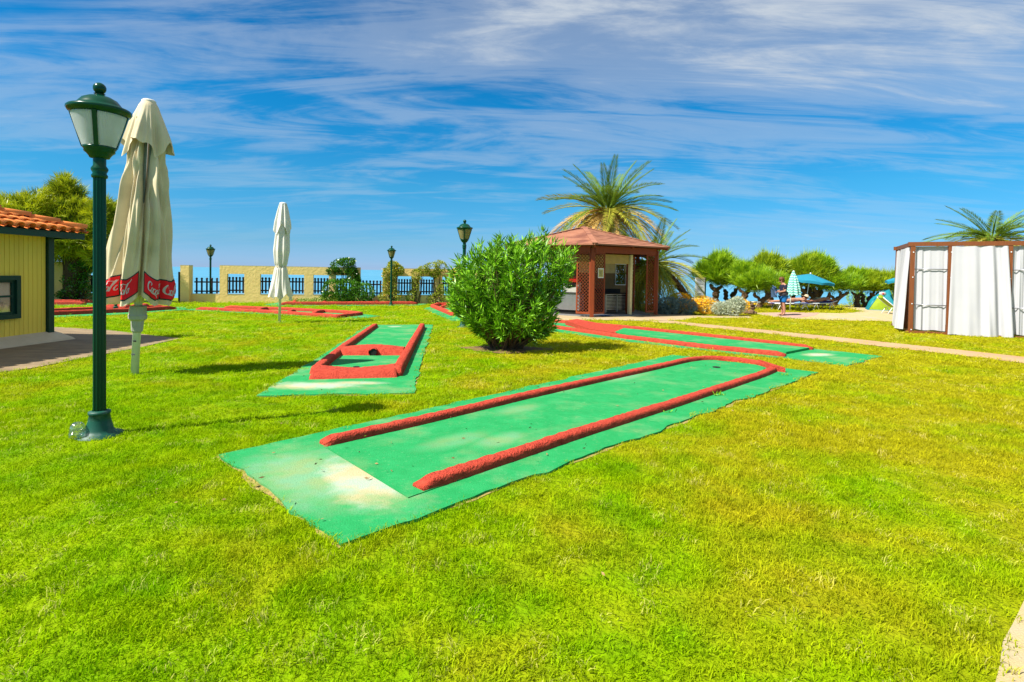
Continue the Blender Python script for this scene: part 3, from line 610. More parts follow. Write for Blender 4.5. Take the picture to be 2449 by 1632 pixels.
# clear plastic cup lying by the lamp foot
p = G(190, 1050); t = thing('plastic_cup', 'clear plastic dome cup lying on the grass at the foot of the near lamp', 'plastic cup', p + Vector((-0.02, 0, 0.02)), 0.4)
mb = MB(); mb.lathe([(0.005, 0.135), (0.03, 0.13), (0.052, 0.11), (0.062, 0.08), (0.06, 0.045), (0.054, 0.04), (0.058, 0.078), (0.049, 0.106), (0.028, 0.126), (0.004, 0.131)], 20); obj('dome', mb, M['clear'], t, True)
mb = MB(); mb.lathe([(0.056, 0.045), (0.066, 0.038), (0.062, 0.0), (0.04, 0.001), (0.056, 0.004), (0.06, 0.036)], 20, (0.0, 0, 0)); obj('rim', mb, M['clear'], t, True)

# ------------------------------------------------------------------ big beige parasol, closed
def interp(tab, z):
    for (a, b), (c, d) in zip(tab, tab[1:]):
        if a <= z <= c: return b + (d - b) * (z - a) / (c - a)
    return tab[0][1] if z < tab[0][0] else tab[-1][1]
p = G(322, 895)
TP = thing('closed_parasol', 'large closed beige parasol with red lettered hem on a white pole', 'parasol', p, 0, 'closed parasols on the lawn')
TP.rotation_euler = (0, rad(2.9), math.atan2(-p.x, p.y) * -1 * 0)
yaw = math.atan2(p.x, p.y)                        # bearing of the parasol seen from the path
mb = MB(); mb.tube([(0, 0, -0.05), (0, 0, 3.9)], 0.052, 20); obj('pole', mb, M['white_paint'], TP, True)
mb = MB(); mb.lathe([(0.055, 0.62), (0.075, 0.65), (0.085, 0.80), (0.12, 0.83), (0.125, 0.88), (0.115, 0.90), (0.11, 1.02), (0.055, 1.03)], 16, flute=0.12, nf=8); obj('runner_hub', mb, M['white_plastic'], TP)
mb = MB(); mb.box((0.012, -0.053, 0.50), (0.035, 0.012, 0.02)); obj('pole_knob', mb, M['dark'], TP)
mb = MB(); mb.box((-0.003, -0.0535, 0.30), (0.05, 0.004, 0.016)); obj('pole_label', mb, M['sign_print'], TP)
NL = 7; SP = 2 * pi / NL
FACE = pi * 1.5 - yaw * 1.0                        # direction towards the viewer
LOB = [FACE + rad(-23) + k * SP for k in range(NL)]
body_r = [(1.0, 0.40), (1.3, 0.405), (1.7, 0.385), (2.1, 0.36), (2.5, 0.325), (2.9, 0.285), (3.2, 0.255), (3.5, 0.20), (3.75, 0.15)]
def lobe_phase(a): return ((a - LOB[0]) / SP) % 1.0    # 0 on a lobe's crest, 0.5 in the fold
def hsh(i): return (math.sin(i * 127.1) * 43758.5) % 1.0
def body(a, z):
    ph = lobe_phase(a); i = int(round((a - LOB[0]) / SP)) % NL
    amp = 0.52 + 0.12 * sin(3 * z + i); amp *= sstep(3.9, 3.2, z) if z > 3.2 else 1.0; amp += .14 * sstep(1.7, 1.0, z)
    r = interp(body_r, z) * (1.04 - amp * (1 - abs(cos(pi * ph)) ** .8) - .24 * sstep(1.1, 1.9, z) * (1 - abs(cos(pi * (2 * ph + .3 * sin(1.7 * z + i))))))
    r += 0.018 * sin(a * 19 + 2.2 * z + 1.3 * sin(z * 2)) + 0.012 * sin(a * 31 - 3.1 * z) + 0.02 * sin(a * 5 - 5 * z + 2 * sin(z * 3))
    r *= 1 + 0.08 * sin(z * 2.3 + i * 1.7) * cos(2 * pi * ph)
    d = (a - FACE + pi) % (2 * pi) - pi
    if 2.55 < z < 3.6:                            # gap in front through which the ribs show
        r -= 0.17 * math.exp(-((d - 0.03) / (0.36 * sstep(2.5, 3.1, z) + 0.03)) ** 4) * sstep(2.55, 2.85, z)
    if z < 2.62:                                  # slack pouch below the gap
        r += 0.07 * math.exp(-((d - 0.12) / 0.35) ** 2) * sstep(2.62, 2.45, z) * sstep(1.6, 2.2, z)
    return r
def hem(a): 
    i = int(round((a - LOB[0]) / SP)) % NL; ph = lobe_phase(a); d = ph if ph < .5 else ph - 1
    return 1.03 + 0.06 * (hsh(i + 3) - .5) + 0.16 * abs(d) + (0.16 if i in (0,) else -0.14 if i == 1 else 0.08) * d
mb = MB(); NA, NZ = 280, 90
def bodyfn(u, v):
    a = 2 * pi * u + LOB[0] + SP / 2; z = hem(a) + (3.78 - hem(a)) * v; r = body(a, z); return (r * cos(a), r * sin(a), z)
mb.grid(bodyfn, NA, NZ); obj('canopy', mb, M['canvas'], TP, True)
mb = MB()
def capfn(u, v):
    a = 2 * pi * u; i = 5
    jag = 0.13 * (math.asin(sin(a * 4 + 0.6)) / (pi / 2)) + 0.06 * sin(7 * a + 1)
    z0 = 3.36 + jag; z = z0 + (4.05 - z0) * v
    r = interp([(3.2, 0.335), (3.5, 0.27), (3.8, 0.185), (3.98, 0.125), (4.05, 0.085)], z)
    r *= 1 + (0.20 * sin(a * 4 + 0.6) + 0.10 * sin(a * 9 + 2) + 0.04 * sin(a * 23)) * sstep(4.06, 3.5, z)
    return (r * cos(a), r * sin(a), z)
mb.grid(capfn, 200, 30); obj('canopy_flap', mb, M['canvas'], TP, True)
mb = MB(); mb.lathe([(0.09, 4.04), (0.092, 4.06), (0.07, 4.078), (0.001, 4.085)], 20); obj('top_cap', mb, M['canvas_white'], TP, True)
for da in (-0.55, -.1, 0.4):
    a = FACE + 0.03 + da; rr = 0.125
    mb = MB(); mb.tube([(rr * cos(a), rr * sin(a), 2.3), (rr * cos(a), rr * sin(a), 3.72)], 0.02, 6); obj('rib', mb, M['rib'], TP)
def strokes():                                    # flowing italic script, as poly-lines in em units
    def arc(cx, cy, rx, ry, a0, a1, n=14): return [(cx + rx * cos(rad(a0 + (a1 - a0) * i / n)), cy + ry * sin(rad(a0 + (a1 - a0) * i / n))) for i in range(n + 1)]
    out = []
    def bigC(x): out.append((arc(x + .42, .5, .34, .52, 40, 320) , .15)); out.append(([(x + .66, .88), (x + .60, .78), (x + .58, .66)], .1)); 
    def o(x): out.append((arc(x + .17, .26, .15, .25, 0, 360), .10))
    def c(x): out.append((arc(x + .17, .26, .15, .25, 50, 320), .10))
    def a(x): out.append((arc(x + .17, .26, .15, .25, 0, 360), .10)); out.append(([(x + .33, .5), (x + .33, .05), (x + .42, .02)], .10))
    bigC(0); o(.72); c(1.06); a(1.38); out.append(([(1.86, .36), (2.02, .40)], .10))
    bigC(2.0); o(2.72); out.append(([(3.12, .0), (3.12, .9), (3.2, 1.12), (3.28, 1.0), (3.12, .5)], .10)); a(3.34)
    out.append(([(.5, -.02), (.9, -.06), (1.4, -.05), (1.7, -.14), (1.85, -.34)], .13))
    out.append(([(2.35, 1.0), (2.7, 1.12), (3.1, 1.0), (3.5, 1.1), (3.75, 1.28)], .10))
    return [([(x + .28 * y, y) for x, y in pl], w) for pl, w in out]
def on_lobe(i, u, z, off):                         # u along the lobe, -1..1
    a = LOB[i] + u * SP * 0.40; r = body(a, z) + off; return Vector((r * cos(a), r * sin(a), z))
TILT = {0: 0.10, 1: -0.10}
def band(i, u0, u1, zl, zh, off, m, parent, nm):
    mb = MB()
    def fn(u, v):
        uu_ = u0 + (u1 - u0) * u; a = LOB[i] + uu_ * SP * .4; zb = hem(a); return on_lobe(i, uu_, zb + zl + (zh - zl) * v, off)
    mb.grid(fn, 20, 8); return obj(nm, mb, m, parent, True)
for i in (0, 1, 6, 2):
    b = band(i, -1.0, 1.0, 0.075, 0.385, 0.006, M['green_print'], TP, 'hem_band')
    band(i, -0.94, 0.94, 0.095, 0.365, 0.010, M['red_print'], b, 'red_panel')
    mb = MB(); off0 = {0: -1.50, 1: -.72, 6: -.80, 2: -.9}[i]
    for pl, w in strokes():
        pts = resample([Vector((x, y, 0)) for x, y in pl], 0.05); n = len(pts); vs = []; ok = []
        for k in range(n):
            tn = (pts[min(k + 1, n - 1)] - pts[max(k - 1, 0)]); tn.normalize(); nr = Vector((-tn.y, tn.x, 0)); ww = w * (0.45 + 0.55 * abs(nr.x * 0.8 + nr.y * -0.2)) * 0.62
            for sgn in (-1, 1):
                q = pts[k] + nr * ww * sgn; U = (q.x) * 0.46 + off0; a = LOB[i] + U * SP * .4
                vs.append(on_lobe(i, U, hem(a) + 0.165 + q.y * 0.135, 0.015)); ok.append(abs(U) < 0.93)
        fs = [(2 * k, 2 * k + 1, 2 * k + 3, 2 * k + 2) for k in range(n - 1) if all(ok[2 * k:2 * k + 4])]
        mb.add(vs, fs)
    obj('lettering', mb, M['white_print'], b, kind='stuff')

# far white parasol, closed
p = G(668, 773); t = thing('closed_parasol', 'slim closed white parasol tied at its waist, behind the middle lane', 'parasol', p, 0, 'closed parasols on the lawn')
t.rotation_euler = (0, rad(1.4), 0)
mb = MB(); mb.tube([(0, 0, -.05), (0, 0, 3.75)], 0.04, 12); obj('pole', mb, M['white_paint'], t, True)
wr = [(0.80, 0.33), (1.05, 0.29), (1.45, 0.22), (1.72, 0.185), (1.80, 0.15), (1.90, 0.185), (2.3, 0.225), (2.75, 0.20), (3.1, 0.185)]
def wf(u, v):
    a = 2 * pi * u; z0 = 0.86 + 0.13 * sin(5 * a + 1) * sin(2 * a); z = z0 + (3.15 - z0) * v; k = sstep(1.2, 0.8, z)
    r = interp(wr, z) * (1 + (0.10 + 0.14 * k) * sin(8 * a + 0.8 * z) + 0.05 * sin(17 * a - z) + 0.05 * sin(3 * a + z * 2)); return (r * cos(a), r * sin(a), z)
mb = MB(); mb.grid(wf, 120, 50); obj('canopy', mb, M['canvas_white'], t, True)
def wc(u, v):
    a = 2 * pi * u; z0 = 2.98 + .16 * sin(4 * a); z = z0 + (3.80 - z0) * v
    r = interp([(2.8, .26), (3.2, .225), (3.6, .15), (3.8, .10)], z) * (1 + .12 * sin(8 * a + 1) + 0.06 * sin(13 * a)); return (r * cos(a), r * sin(a), z)
mb = MB(); mb.grid(wc, 96, 14); obj('canopy_flap', mb, M['canvas_white'], t, True)
mb = MB(); mb.lathe([(.105, 3.79), (.105, 3.82), (.06, 3.84), (.001, 3.845)], 16); obj('top_cap', mb, M['white_paint'], t, True)
mb = MB(); mb.lathe([(.163, 1.785), (.168, 1.80), (.163, 1.815)], 24); obj('tie_strap', mb, M['canvas'], t)

# ------------------------------------------------------------------ yellow beach house
HX, HY1, HY0, HXW = -10.1, 11.68, 5.2, -16.0
gz = g(-10, 11.5)
HT = thing('beach_house', 'yellow boarded beach house with green trim and orange tiled roof', 'house', (0, 0, gz))
zb, zt = 0.20, 2.27
mb = MB(); mb.box(((HX + HXW) / 2 - 0.03, (HY0 + HY1) / 2, (zb + zt) / 2), (HX - HXW - 0.06, HY1 - HY0 - 0.02, zt - zb)); obj('wall', mb, M['groove'], HT)
me = None; bw = 0.104; WY0, WY1, WZ0, WZ1 = 9.98, 10.90, 0.56, 1.43
y = HY1 - 0.19; i = 0
def board(y, z0, z1):
    mb = MB(); mb.box((0, 0, 0), (0.03, bw - 0.008, 1)); 
    global me
    if me is None: me = mesh_of('board', mb); me.materials.append(M['yellow_board'])
    o = link(bpy.data.objects.new('board', me), HT); o.location = (HX - 0.015, y, (z0 + z1) / 2); o.scale = (1, 1, z1 - z0)
while y > HY0 + 0.1:
    if WY0 - 0.04 < y < WY1 + 0.04: board(y, zb, WZ0); board(y, WZ1, zt)
    else: board(y, zb, zt)
    y -= bw
mb = MB(); mb.box((HX - 0.02, HY1 - 0.06, (zb + zt) / 2 - 0.02), (0.16, 0.14, zt - zb + 0.06)); obj('corner_post', mb, M['house_green'], HT)
mb = MB()
prof = [(HX + 0.36, -0.06), (HX + 0.30, 0.05), (HX + 0.12, 0.16), (HX - 0.02, 0.215), (HX - 0.2, 0.215)]
ya, yb = HY0, HY1 + 0.05; vs = []; n = len(prof)
for yy in (ya, yb): vs += [(x, yy + (0.22 * (0.215 - z) / 0.215 if yy == yb else 0), z) for x, z in prof]
mb.add(vs, [(k, k + 1, n + k + 1, n + k) for k in range(n - 1)] + [tuple(range(n, 2 * n))] + [(n + 4, n, 0, 4)]); obj('plinth', mb, M['plinth'], HT)
# window
wt = MB(); cy, cz = (WY0 + WY1) / 2, (WZ0 + WZ1) / 2; wdt, wh = WY1 - WY0, WZ1 - WZ0
for (yy, z, a, b) in ((WY1 - .045, cz, .09, wh), (WY0 + .045, cz, .09, wh), (cy, WZ1 - .045, wdt - .18, .09), (cy, WZ0 + .045, wdt - .18, .09)): wt.box((HX + 0.012, yy, z), (0.10, a, b))
wo_ = obj('window', wt, M['house_green'], HT)
s_ = MB()
for (yy, z, a, b) in ((WY1 - .12, cz, .06, wh - .18), (WY0 + .12, cz, .06, wh - .18), (cy, WZ1 - .115, wdt - .30, .05), (cy, WZ0 + .115, wdt - .30, .05), (cy, cz + .02, wdt - .30, .04)): s_.box((HX - 0.01, yy, z), (0.05, a, b))
obj('sash', s_, M['house_green'], wo_)
q = MB(); q.box((HX - 0.012, cy, (cz + .04 + WZ1 - .14) / 2), (0.006, wdt - .30, WZ1 - .14 - cz - .04)); obj('pane', q, M['glass'], wo_)
q = MB(); q.box((HX - 0.012, cy, (cz + WZ0 + .14) / 2), (0.006, wdt - .30, cz - WZ0 - .14)); obj('pane', q, M['glass'], wo_)
q = MB(); q.grid(lambda u, v: (HX - 0.026 + 0.008 * sin(u * 30), WY0 + .1 + (wdt - .2) * u, WZ0 + .1 + (wh - .2) * v), 40, 2); obj('window_curtain', q, M['curtain_tan'], wo_)
# eaves and roof
EX, EY = -9.66, 12.02
mb = MB(); mb.box((EX, (HY0 - .3 + EY) / 2, 2.30), (0.05, EY - HY0 + .3, 0.13)); obj('fascia', mb, M['house_green'], HT)
mb = MB(); mb.box(((EX + HXW) / 2 - .0255, EY - 0.025, 2.30), (EX - HXW - 0.001, 0.05, 0.13)); obj('fascia', mb, M['house_green'], HT)
mb = MB(); mb.box(((EX + HXW) / 2, (HY0 - .3 + EY) / 2 - .03, 2.335), (EX - HXW - .06, EY - HY0 + .2, 0.03)); obj('soffit', mb, M['house_green'], HT)
RS = 0.30                                          # roof pitch
ez = 2.385; RIDGE = 2.6
mb = MB(); cx_, cy_ = EX - RIDGE, EY - RIDGE
mb.add([(EX, HY0 - .3, ez), (EX, EY, ez), (HXW, EY, ez), (HXW, HY0 - .3, ez), (cx_, HY0 - .3, ez + RS * RIDGE), (cx_, cy_, ez + RS * RIDGE), (HXW, cy_, ez + RS * RIDGE)],
       [(0, 1, 5, 4), (1, 2, 6, 5), (4, 5, 6, 3)]); obj('roof_deck', mb, M['mortar'], HT)
def tile_mesh(l=0.42, r=0.105):
    mb = MB(); n = 7; vs = []
    for (x, sc) in ((0.0, 1.0), (-l, 0.84)):
        for rr in (r * sc, (r - 0.017) * sc):
            for k in range(n + 1):
                a = pi * k / n; vs.append((x, rr * cos(a), rr * sin(a) * 0.85 + (0.028 if x == 0 else 0.0)))
    m_ = n + 1; fs = []
    for k in range(n):
        fs += [(k, k + 1, 2 * m_ + k + 1, 2 * m_ + k), (m_ + k + 1, m_ + k, 3 * m_ + k, 3 * m_ + k + 1), (k + 1, k, m_ + k, m_ + k + 1)]
    mb.add(vs, fs); return mb
tm = mesh_of('roof_tile', tile_mesh(), True); tm.materials.append(M['tile'])
pm = MB(); n = 5; vs = []
for x in (0.05, -0.42):
    for k in range(n + 1):
        a = pi + pi * k / n; vs.append((x, 0.075 * cos(a), 0.05 * sin(a) + 0.045 + (0.012 if x > 0 else 0)))
pm.add(vs, [(k, k + 1, n + 1 + k + 1, n + 1 + k) for k in range(n)]); pan = mesh_of('pan_tile', pm, True); pan.materials.append(M['tile'])
ang = math.atan(RS); yy = EY - 0.16; j = 0
while yy > HY0:
    for r_ in range(7):
        d = r_ * 0.36
        if d > EY - yy + 0.02 or d > RIDGE: break
        o = link(bpy.data.objects.new('roof_tile', tm), HT); o.location = (EX + 0.07 - d * cos(ang), yy + random.uniform(-.006, .006), ez + 0.012 + (d - 0.07) * RS + random.uniform(0, .006)); o.rotation_euler = (0, ang, random.uniform(-.02, .02))
        if d < EY - yy - 0.15:
            o = link(bpy.data.objects.new('pan_tile', pan), HT); o.location = (EX + 0.03 - d * cos(ang), yy + 0.122, ez + 0.004 + (d - .03) * RS); o.rotation_euler = (0, ang, 0)
    yy -= 0.244
rm = mesh_of('ridge_tile', tile_mesh(0.50, 0.12), True); rm.materials.append(M['tile'])
for k in range(8):
    d = k * 0.33
    if d > RIDGE: break
    o = link(bpy.data.objects.new('ridge_tile', rm), HT); o.location = (EX + 0.03 - d, EY + 0.03 - d, ez + 0.07 + d * RS); o.rotation_euler = (0, math.atan(RS / 1.414), pi / 4)
mb = MB(); vs = []
for k in range(40):
    d = k * RIDGE / 39; 
    for s2 in (-1, 1): vs.append((EX + .02 - d + s2 * .10 + random.uniform(-.02, .02), EY + .02 - d - s2 * .10 + random.uniform(-.02, .02), ez + .02 + d * RS + random.uniform(-.01, .01)))
    vs.append((EX + .02 - d, EY + .02 - d, ez + .12 + d * RS))
fs = []
for k in range(39): a = 3 * k; fs += [(a, a + 2, a + 5, a + 3), (a + 2, a + 1, a + 4, a + 5)]
mb.add(vs, fs + [(0, 1, 2)]); obj('ridge_mortar', mb, M['mortar'], HT)

# ------------------------------------------------------------------ sea wall with fenced openings
WA, WB = Vector((-17.55, 28.5)), Vector((-2.2, 32.2)); wd = (WB - WA).normalized(); wn = Vector((wd.y, -wd.x)); wrz = math.atan2(wd.y, wd.x)
def wall_s(px):                                   # distance along the wall's front line seen at photo column px
    r = ray(px, 690); k = r.x / r.y
    return (k * WA.y - WA.x) / (wd.x - k * wd.y)
def wall_z(px, py, s): 
    q = WA + wd * s; return at(px, py, q.y).z - gw
gw = -0.43
def wall(label, s0, s1, top, opens, white=True):
    t = thing('stucco_wall', label, 'wall', (WA.x, WA.y, gw), wrz, 'ochre sea walls')
    th = 0.25; z0, z1 = 0.47, 1.58
    mb = MB()
    def bx(a, b, za, zb_): mb.box(((a + b) / 2, th / 2, (za + zb_) / 2), (b - a, th, zb_ - za))
    xs = s0
    if opens:
        bx(s0, s1, -0.3, z0); bx(s0, s1, z1, top)
        for a, b in opens: bx(xs, a, z0, z1); xs = b
        bx(xs, s1, z0, z1)
    else: bx(s0, s1, -0.3, top)
    obj('wall_body', mb, M['stucco'], t)
    mb = MB(); mb.box(((s0 + s1) / 2, th / 2, top + .012), (s1 - s0 + .004, th + .004, .024)); obj('wall_coping', mb, M['stucco_white'], t)
    for a, b in opens:
        mb = MB(); mb.box(((a + b) / 2, th / 2, z0 + .01), (b - a - .006, th + .02, .02)); obj('sill', mb, M['stucco_white'], t)
    return t
pk = MB(); pk.box((0, 0, 0.36), (0.085, 0.03, 0.78)); pk.ball((0, 0, .80), .062, 8); pk.box((0, 0, .745), (.04, .028, .03)); pk = mesh_of('picket', pk); pk.materials.append(M['picket'])
def fence(label, a, b, n, z=0.56):
    t = thing('picket_fence', label, 'fence', (WA.x + wd.x * a, WA.y + wd.y * a, gw + z), wrz, 'dark picket fences in the sea wall')
    for zz_ in (0.12, .62): mb = MB(); mb.box(((b - a) / 2, 0.18, zz_), (b - a - .004, .035, .075)); obj('rail', mb, M['picket'], t)
    for k in range(n): o = link(bpy.data.objects.new('picket', pk), t); o.location = ((b - a) * (k + .5) / n, 0.15, 0)
W_ = wall_s
o1 = [(W_(543), W_(584)), (W_(622), W_(663)), (W_(687), W_(727)), (W_(749), W_(786)), (W_(803), W_(839))]
o2 = [(W_(951), W_(984)), (W_(1004), W_(1037)), (W_(1058), W_(1087)), (W_(1104), W_(1134))]
wall('long ochre stucco wall with five fenced openings between the wall end lamp and the dark shrub', W_(525), W_(862), 2.03, o1)
wall('ochre stucco wall with fenced openings left of the oleander, hung with yellowish climbers', W_(915), W_(1180), 2.03, o2)
wall('low ochre wall step under the open fence beside the first wall lamp', W_(457), W_(525) - .003, 0.47, [])
mb = MB(); a, b = W_(436), W_(457); t = thing('gate_pillar', 'square ochre pillar just right of the beige parasol', 'pillar', (WA.x, WA.y, gw), wrz)
mb.box(((a + b) / 2, -.02, .85), (b - a - .004, .6, 2.3)); obj('pillar_shaft', mb, M['stucco'], t); mb = MB(); mb.box(((a + b) / 2, -.02, 2.012), (b - a, .604, .024)); obj('pillar_cap', mb, M['stucco_white'], t)
wall('low ochre wall bridging the gap behind the dark shrub', W_(862) + .003, W_(915) - .003, 0.40, [])
nm = ['first', 'second', 'third', 'fourth', 'fifth']
for k, (a, b) in enumerate(o1): fence(f'dark picket fence in the {nm[k]} wall opening counted from the left wall lamp', a, b, 5)
for k, (a, b) in enumerate(o2): fence(f'dark picket fence in the {nm[k]} opening of the climber hung wall', a, b, 5)
fence('dark picket fence standing open to the sea beside the ochre pillar', W_(462), W_(523), 5, 0.5)
fence('dark picket fence closing the gap between wall and climber, above the dark shrub', W_(864), W_(914), 6, 0.46)
# wall behind the house
s0, s1 = W_(70), W_(300); o3 = [(W_(90), W_(128)), (W_(149), W_(192)), (W_(212), W_(250))]
wall('ochre wall with tall beam seen between the yellow house and the near lamp', s0, s1, 2.05, o3)
for k, (a, b) in enumerate(o3): fence(['dark picket fence hidden behind the yellow house', 'dark picket fence right of the house post, by the leafy climber', 'dark picket fence behind the near lamp post'][k], a, b, 5)
t = thing('board_gate', 'dark plank gate panel left of the ochre pillar', 'gate', (WA.x, WA.y, gw), wrz); mb = MB(); mb.box(((W_(424) + W_(435)) / 2, .15, .8), (W_(435) - W_(424), .06, 1.7)); obj('gate_panel', mb, M['picket'], t)

# ------------------------------------------------------------------ foliage
def unit(a): return a / np.maximum(1e-9, np.linalg.norm(a, axis=1, keepdims=True))
def leaves(P, D, ln, wd, belly=0.45, fold=0.0):
    """one diamond leaf per row: base P, along D"""
    N = len(P); ln = np.broadcast_to(ln, (N,))[:, None]; wd = np.broadcast_to(wd, (N,))[:, None]
    D = unit(D); R = unit(np.cross(D, unit(RNG.normal(size=(N, 3))))); U = np.cross(R, D)
    V = np.stack([P, P + D * ln * belly + R * wd / 2 + U * fold * wd, P + D * ln, P + D * ln * belly - R * wd / 2 + U * fold * wd], 1).reshape(-1, 3)
    return V, np.arange(4 * N).reshape(N, 4)
def join(parts):
    V = []; Fc = []; o = 0
    for v, f in parts: V.append(v); Fc.append(f + o); o += len(v)
    return np.concatenate(V), np.concatenate(Fc)
def leafobj(name, VF, m, parent, kind='stuff'):
    me = np_mesh(name, VF[0], VF[1], 4); me.materials.append(m)
    o = link(bpy.data.objects.new(name, me), parent)
    if kind: o['kind'] = kind
    return o
def blob_pts(n, c, r, lo=0.6, bumps=6, amp=0.25, seed=0, zmin=None):
    rg = np.random.default_rng(seed); d = unit(rg.normal(size=(n, 3))); b = unit(rg.normal(size=(bumps, 3)))
    k = 1 - amp + amp * 1.6 * np.max(np.exp(4 * (d @ b.T - 1)), 1)
    P = d * (k * (lo + (1 - lo) * rg.random(n) ** 0.6))[:, None] * np.array(r) + np.array(c)
    if zmin is not None: P = P[P[:, 2] > zmin]
    return P
# --- the big oleander
p = G(1212, 836)
t = thing('oleander_bush', 'large rounded oleander bush with narrow bright green leaves, alone in the middle of the lawn', 'bush', p); t.scale = (1.07, 1.05, 1.03)
stems = MB(); VF = []
heads = [((-.62, -.1, 1.50), (.72, .75, .62), 60), ((.45, .0, 1.82), (.92, .9, .68), 110), ((-.15, -.3, 1.72), (.85, .8, .62), 60), ((-.55, -.15, .95), (.72, .8, .55), 80), ((.30, -.35, .98), (.85, .7, .62), 80), ((.92, .1, 1.55), (.42, .6, .55), 34), ((0, .5, 1.3), (1.0, .6, .8), 50), ((.62, 0, 2.28), (.24, .3, .30), 12), ((-.1, -.1, .62), (.75, .65, .35), 44), ((.65, .1, .85), (.5, .6, .5), 34), ((-1.0, 0, 1.15), (.32, .5, .5), 34), ((-.2, 0, 2.12), (.6, .5, .25), 26)]
sd = 0
for c, r, n in heads:
    sd += 1; tips = blob_pts(n, c, r, 0.72, 7, 0.22, sd)
    for q in tips:
        q = np.maximum(q, (-9, -9, 0.12)); base = np.array([q[0] * .16 + random.uniform(-.12, .12), q[1] * .16 + random.uniform(-.1, .1), 0.0])
        ctr = np.array([q[0] * .62, q[1] * .62, q[2] * .55]); dirn = unit((q - np.array([0, 0, .35]))[None])[0] + np.array([0, 0, .55]); dirn /= np.linalg.norm(dirn)
        if random.random() < .55: stems.tube([base, ctr, q - dirn * .1], [.014, .009, .004], 4, cap=False)
        m_ = 34; s = RNG.random(m_) ** 0.8; Ps = q - dirn * (0.46 * s)[:, None]
        D = dirn * (0.45 + 0.75 * (1 - s))[:, None] + unit(RNG.normal(size=(m_, 3))) * 0.85
        VF.append(leaves(Ps, D, RNG.uniform(.12, .21, m_), RNG.uniform(.022, .034, m_), .42, .12))
obj('stems', stems, M['bark'], t, kind='stuff'); leafobj('foliage', join(VF), M['oleander'], t)
BUSH_C = (p.x, p.y)
mb = MB(); 
def soilf(u, v):
    a = 2 * pi * u; r = v * (0.9 + .12 * sin(3 * a) + .07 * sin(7 * a)); x, y = p.x + 1.0 * r * cos(a), p.y + 0.62 * r * sin(a) - .05; return (x, y, g(x, y) + 0.012 + 0.03 * (1 - v))
mb.grid(soilf, 40, 6); obj('soil_patch', mb, M['soil'], kind='structure')
BLOCK.append([(p.x + .86 * (0.9 + .12 * sin(3 * a) + .07 * sin(7 * a)) * cos(a), p.y - .05 + .52 * sin(a)) for a in [k * pi / 12 for k in range(24)]])

def shrub(name, label, cat, loc, lumps, m, n, ln, wd, stem=True, up=0.3, group=None, extra=None, bark='bark_dark', lo=0.65):
    t = thing(name, label, cat, loc, 0, group); VF = []
    for k, (c, r) in enumerate(lumps):
        P = blob_pts(n, c, r, lo, 7, 0.25, hash((name, round(loc[0], 2), k)) % 9999 if False else int(abs(loc[0] * 97 + k * 13)) + 1); P = P[P[:, 2] > 0.02]
        D = unit(P - np.array(c)) + unit(RNG.normal(size=P.shape)) * 0.9 + np.array([0, 0, up])
        VF.append(leaves(P, D, RNG.uniform(ln * .7, ln * 1.2, len(P)), wd, .5, .1))
    if stem:
        mb = MB()
        for c, r in lumps:
            for _ in range(3): mb.tube([(c[0] * .4 + random.uniform(-.1, .1), c[1] * .4, 0), (c[0] * .8, c[1] * .8, c[2] * .5), (c[0] + random.uniform(-.5, .5) * r[0], c[1], c[2] + r[2] * .3)], [.03, .02, .008], 5, cap=False)
        obj('stems', mb, M[bark], t, kind='stuff')
    leafobj('foliage', join(VF), M[m], t)
    if extra:
        m2, n2, l2, w2 = extra; VF = []
        for k, (c, r) in enumerate(lumps):
            P = blob_pts(n2, c, tuple(x * 1.05 for x in r), 0.92, 7, 0.25, int(abs(loc[0] * 97 + k * 13)) + 1); P = P[P[:, 2] > r[2] * .1]
            VF.append(leaves(P, unit(RNG.normal(size=P.shape)) + np.array([0, -.3, .6]), l2, w2, .5, 0))
        leafobj('blossom', join(VF), M[m2], t)
    return t
def wpt(px, off=0.4):
    s = W_(px); q = WA + wd * s - Vector((-wd.y, wd.x)) * off; return Vector((q.x, q.y, g(q.x, q.y)))
shrub('dark_shrub', 'large rounded glossy dark green shrub in front of the wall gap', 'shrub', wpt(835, 1.0),
      [((-.75, 0, .72), (.75, .6, .78)), ((0.0, 0, .75), (.8, .7, .72)), ((.8, .1, .55), (.75, .6, .62)), ((.35, -.1, .35), (1.0, .6, .42)), ((-.9, 0, .35), (.6, .5, .4))], 'shrub_dark', 1300, .11, .06)
shrub('wall_climber', 'dark green climber arching over the end of the ochre wall', 'climber', wpt(822, 0.15),
      [((-.1, .1, 2.05), (.75, .45, .42)), ((-.62, .1, 1.85), (.4, .3, .22)), ((.52, .1, 1.65), (.35, .35, .45)), ((.75, .1, 1.25), (.18, .3, .4)), ((.15, .1, 2.35), (.5, .35, .25))], 'shrub_dark', 800, .11, .06)
shrub('wall_climber', 'yellowish leafy climber covering the wall end behind the lamp', 'climber', wpt(934, .3),
      [((0, 0, .4), (.62, .4, .42)), ((-.1, 0, 1.1), (.42, .3, .5)), ((-.05, 0, 1.75), (.48, .3, .4)), ((.35, .1, 1.95), (.4, .3, .28)), ((.15, .1, 2.25), (.3, .25, .2))], 'climber', 620, .11, .06, extra=('yellow_flower', 60, .08, .05))
shrub('wall_climber', 'slender yellowish climber on the pier between two fenced openings', 'climber', wpt(994, .25),
      [((-.25, 0, .45), (.28, .25, .4)), ((-.05, 0, 1.1), (.22, .2, .45)), ((.05, 0, 1.7), (.30, .25, .35)), ((.4, .1, 2.0), (.35, .25, .2))], 'climber', 420, .10, .055)
